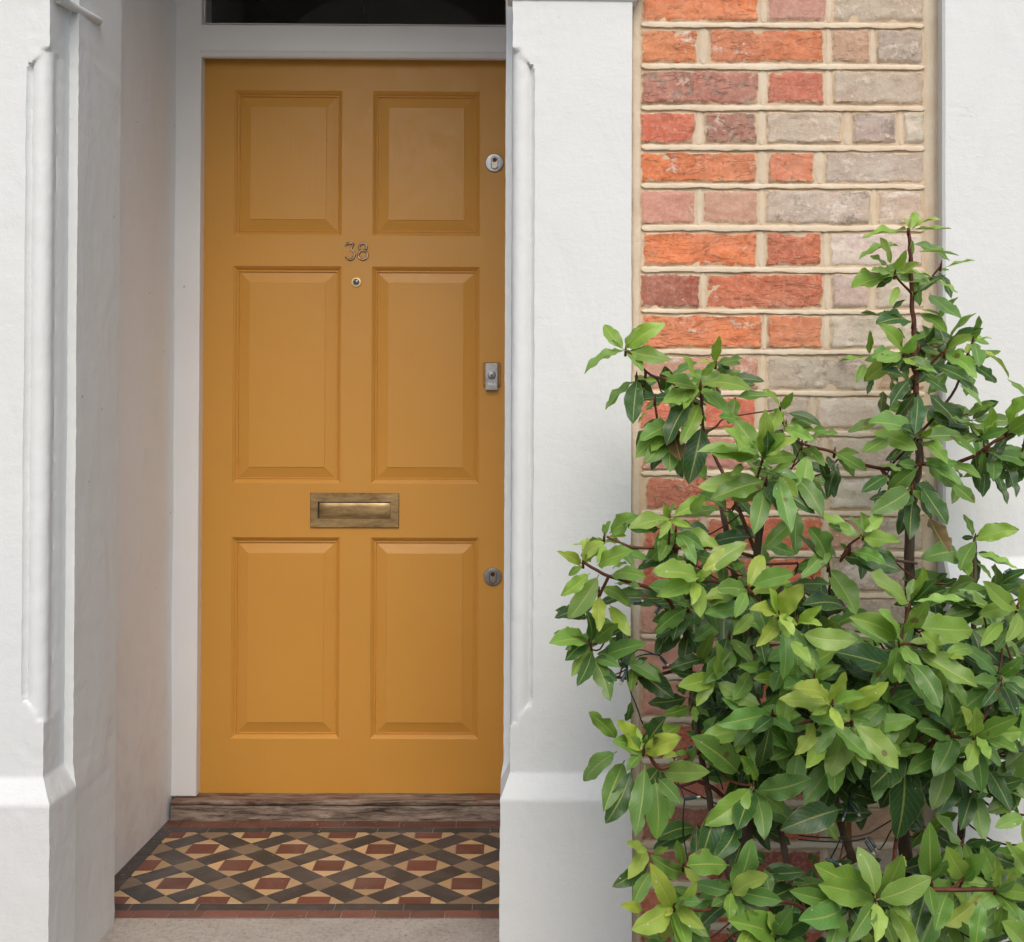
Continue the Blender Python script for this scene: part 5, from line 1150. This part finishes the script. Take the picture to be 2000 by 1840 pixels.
def cable(pts, r=.0011):
    cb = MB(); cb.tube(knobbly(smoothline(path(pts), 6), .0012), r, 6); cb.build('cable', M['cable'], fl, smooth=180)
YY = 1.60
cable([(1229, 1240, 1.64), (1231, 1275, 1.64), (1226, 1304, 1.63), (1229, 1340, 1.63), (1245, 1385, 1.64), (1262, 1425, 1.66), (1300, 1455, 1.68)])
cable([(1233, 1280, 1.64), (1250, 1269, 1.64), (1287, 1279, 1.63), (1294, 1262, 1.63), (1298, 1236, 1.66)]); cable([(1231, 1300, 1.64), (1238, 1287, 1.64), (1262, 1278, 1.64), (1288, 1281, 1.63), (1300, 1298, 1.62)])
cable([(1226, 1304, 1.63), (1215, 1312, 1.65), (1195, 1320, 1.67)]); cable([(1275, 1176, 1.66), (1290, 1185, 1.66), (1302, 1195, 1.66), (1302, 1236, 1.68)])
cable([(1316, 1480, 1.62), (1325, 1530, 1.61), (1336, 1560, 1.60), (1334, 1600, 1.60), (1337, 1650, 1.60), (1344, 1682, 1.58)]); cable([(1344, 1682, 1.58), (1356, 1680, 1.58), (1372, 1690, 1.60)]); cable([(1320, 1532, 1.64), (1352, 1548, 1.66), (1400, 1570, 1.68)])
cable([(1405, 1310, 1.66), (1415, 1335, 1.65), (1432, 1358, 1.66), (1470, 1368, 1.68)]); cable([(1404, 1412, 1.64), (1425, 1385, 1.64), (1450, 1368, 1.66), (1475, 1372, 1.68)]); cable([(1410, 1390, 1.66), (1420, 1370, 1.66), (1445, 1362, 1.68)])
cable([(1585, 1125, 1.72), (1600, 1150, 1.72), (1625, 1178, 1.72), (1650, 1195, 1.74)]); cable([(1742, 890, 1.74), (1735, 920, 1.74), (1715, 965, 1.76), (1702, 1000, 1.77)]); cable([(1395, 1500, 1.66), (1404, 1520, 1.66), (1412, 1542, 1.68)])
cable([(1658, 1500, 1.66), (1659, 1540, 1.66), (1657, 1570, 1.65), (1640, 1640, 1.66), (1610, 1700, 1.66)]); cable([(1560, 1632, 1.68), (1620, 1636, 1.66), (1690, 1630, 1.66), (1740, 1602, 1.66), (1790, 1572, 1.66)]); cable([(1560, 1640, 1.68), (1640, 1645, 1.67), (1690, 1638, 1.66)])
cable([(1700, 1640, 1.65), (1718, 1658, 1.64), (1750, 1605, 1.66), (1772, 1575, 1.66), (1840, 1510, 1.68), (1870, 1490, 1.68)]); cable([(1879, 1532, 1.66), (1886, 1550, 1.66), (1900, 1549, 1.66), (1922, 1547, 1.67)]); cable([(1886, 1550, 1.66), (1883, 1570, 1.66), (1881, 1632, 1.67)])
for (a, b) in (((1226, 1304, 1.63), (1208, 1290, 1.62)), ((1225, 1308, 1.63), (1211, 1338, 1.62)), ((1290, 1284, 1.63), (1306, 1301, 1.62)), ((1237, 1179, 1.64), (1257, 1173, 1.64)), ((1287, 1188, 1.66), (1277, 1203, 1.65)), ((1336, 1561, 1.60), (1368, 1556, 1.59)),
               ((1343, 1684, 1.58), (1355, 1716, 1.57)), ((1398, 1278, 1.64), (1386, 1296, 1.63)), ((1344, 1462, 1.63), (1358, 1457, 1.62)), ((1656, 1574, 1.65), (1645, 1604, 1.64)), ((1660, 1568, 1.65), (1680, 1595, 1.64)), ((1696, 1634, 1.65), (1714, 1662, 1.64)),
               ((1690, 1642, 1.65), (1708, 1670, 1.64)), ((1775, 1580, 1.66), (1795, 1572, 1.65)), ((1613, 1678, 1.64), (1644, 1690, 1.64)), ((1434, 1362, 1.64), (1418, 1384, 1.63)), ((1975, 1112, 1.7), (1960, 1120, 1.7))):
    p, q = at(*a), at(*b); mb = MB(); d = (q - p)
    mb.tube([p, p + d * .1, p + d * .75, p + d * .8], [.0015, .0027, .0027, .0022], 10, 0); mb.tube([p + d * .8, p + d * .93, p + d], [.0020, .0019, .0008], 10, 1)
    mb.build('lamp', [M['sleeve'], M['led']], fl, smooth=50)

# ------------------------------------------------------------------ hall lamp on its chain, seen through the fanlight
pl = empty('pendant_light', (0, 0, 0), 'dark iron lamp hanging on a chain in the hall, seen through the fanlight', 'lamp')
YC = 3.9; xch = X(712, 20, YC); z = 2.50; i = 0; cm = MB()
while z < 2.735:
    P = []
    for q in range(17):
        a = 2 * math.pi * q / 16; u, v_ = .0085 * math.cos(a), .017 * math.sin(a)
        P.append((xch + (u if i % 2 else u * .25), YC + (0 if i % 2 else u), z + v_))
    cm.tube(P, .0024, 6, cap=False); z += .027; i += 1
cm.build('chain', M['iron'], pl, smooth=180)
mb = MB(); rot = []
for (r, z) in ((.004, 2.49), (.03, 2.47), (.085, 2.43), (.09, 2.28), (.06, 2.24)):
    for j in range(6): rot.append((xch + r * math.cos(j * math.pi / 3), YC + r * math.sin(j * math.pi / 3), z))
mb.grid([rot[i * 6 + j % 6] for i in range(5) for j in range(7)], 7, 5); mb.build('lamp_shade', M['iron'], pl)

# ------------------------------------------------------------------ unseen low wall added behind the viewpoint to darken the lower facade
mb = MB(); mb.box(-6, 6, -.85, -.62, -.16, .96); gw = mb.build('added_shade_wall', M['mortar'], bevel=.01)
gw['label'] = 'added unseen low wall behind the viewpoint, shading the lower facade'; gw['category'] = 'wall'
mb = MB(); mb.box(-6.03, 6.03, -.89, -.58, .961, 1.03); mb.build('shade_wall_coping', M['concrete'], gw, bevel=.012)

# ------------------------------------------------------------------ grit and crumbs of leaf swept against the threshold, the wall and the step
mb = MB()
for i in range(230):
    q = rnd.random()
    if q < .35: x, y = rnd.uniform(XPL + .01, XPR - .02), 2.945 - abs(rnd.gauss(0, .02))
    elif q < .6: x, y = XPL + .008 + abs(rnd.gauss(0, .018)), rnd.uniform(2.33, 2.93)
    elif q < .7: x, y = rnd.uniform(XPL + .02, XPR - .02), rnd.uniform(2.33, 2.9)
    else: x, y = rnd.uniform(XL, XR0 - .02), rnd.uniform(2.05, 2.33)
    r = rnd.uniform(.0006, .0019); a = rnd.uniform(0, 6.28); z0_ = .0002 if y > YT0 else -.0012
    P = [(x + r * math.cos(a + t) * rnd.uniform(.6, 1.3), y + r * math.sin(a + t) * rnd.uniform(.6, 1.3), z0_) for t in (0, 1.3, 2.5, 3.8, 5.1)] + [(x, y, z0_ + r * .8)]
    mb.add(P, [(j, (j + 1) % 5, 5) for j in range(5)])
k = NT('grit'); gr_ = mb.build('grit', k.fin(k.mix(k.ramp(k.noise(60).outputs[0], .42, .58), (.08, .055, .04), (.45, .40, .34)), .8)); gr_['kind'] = 'stuff'
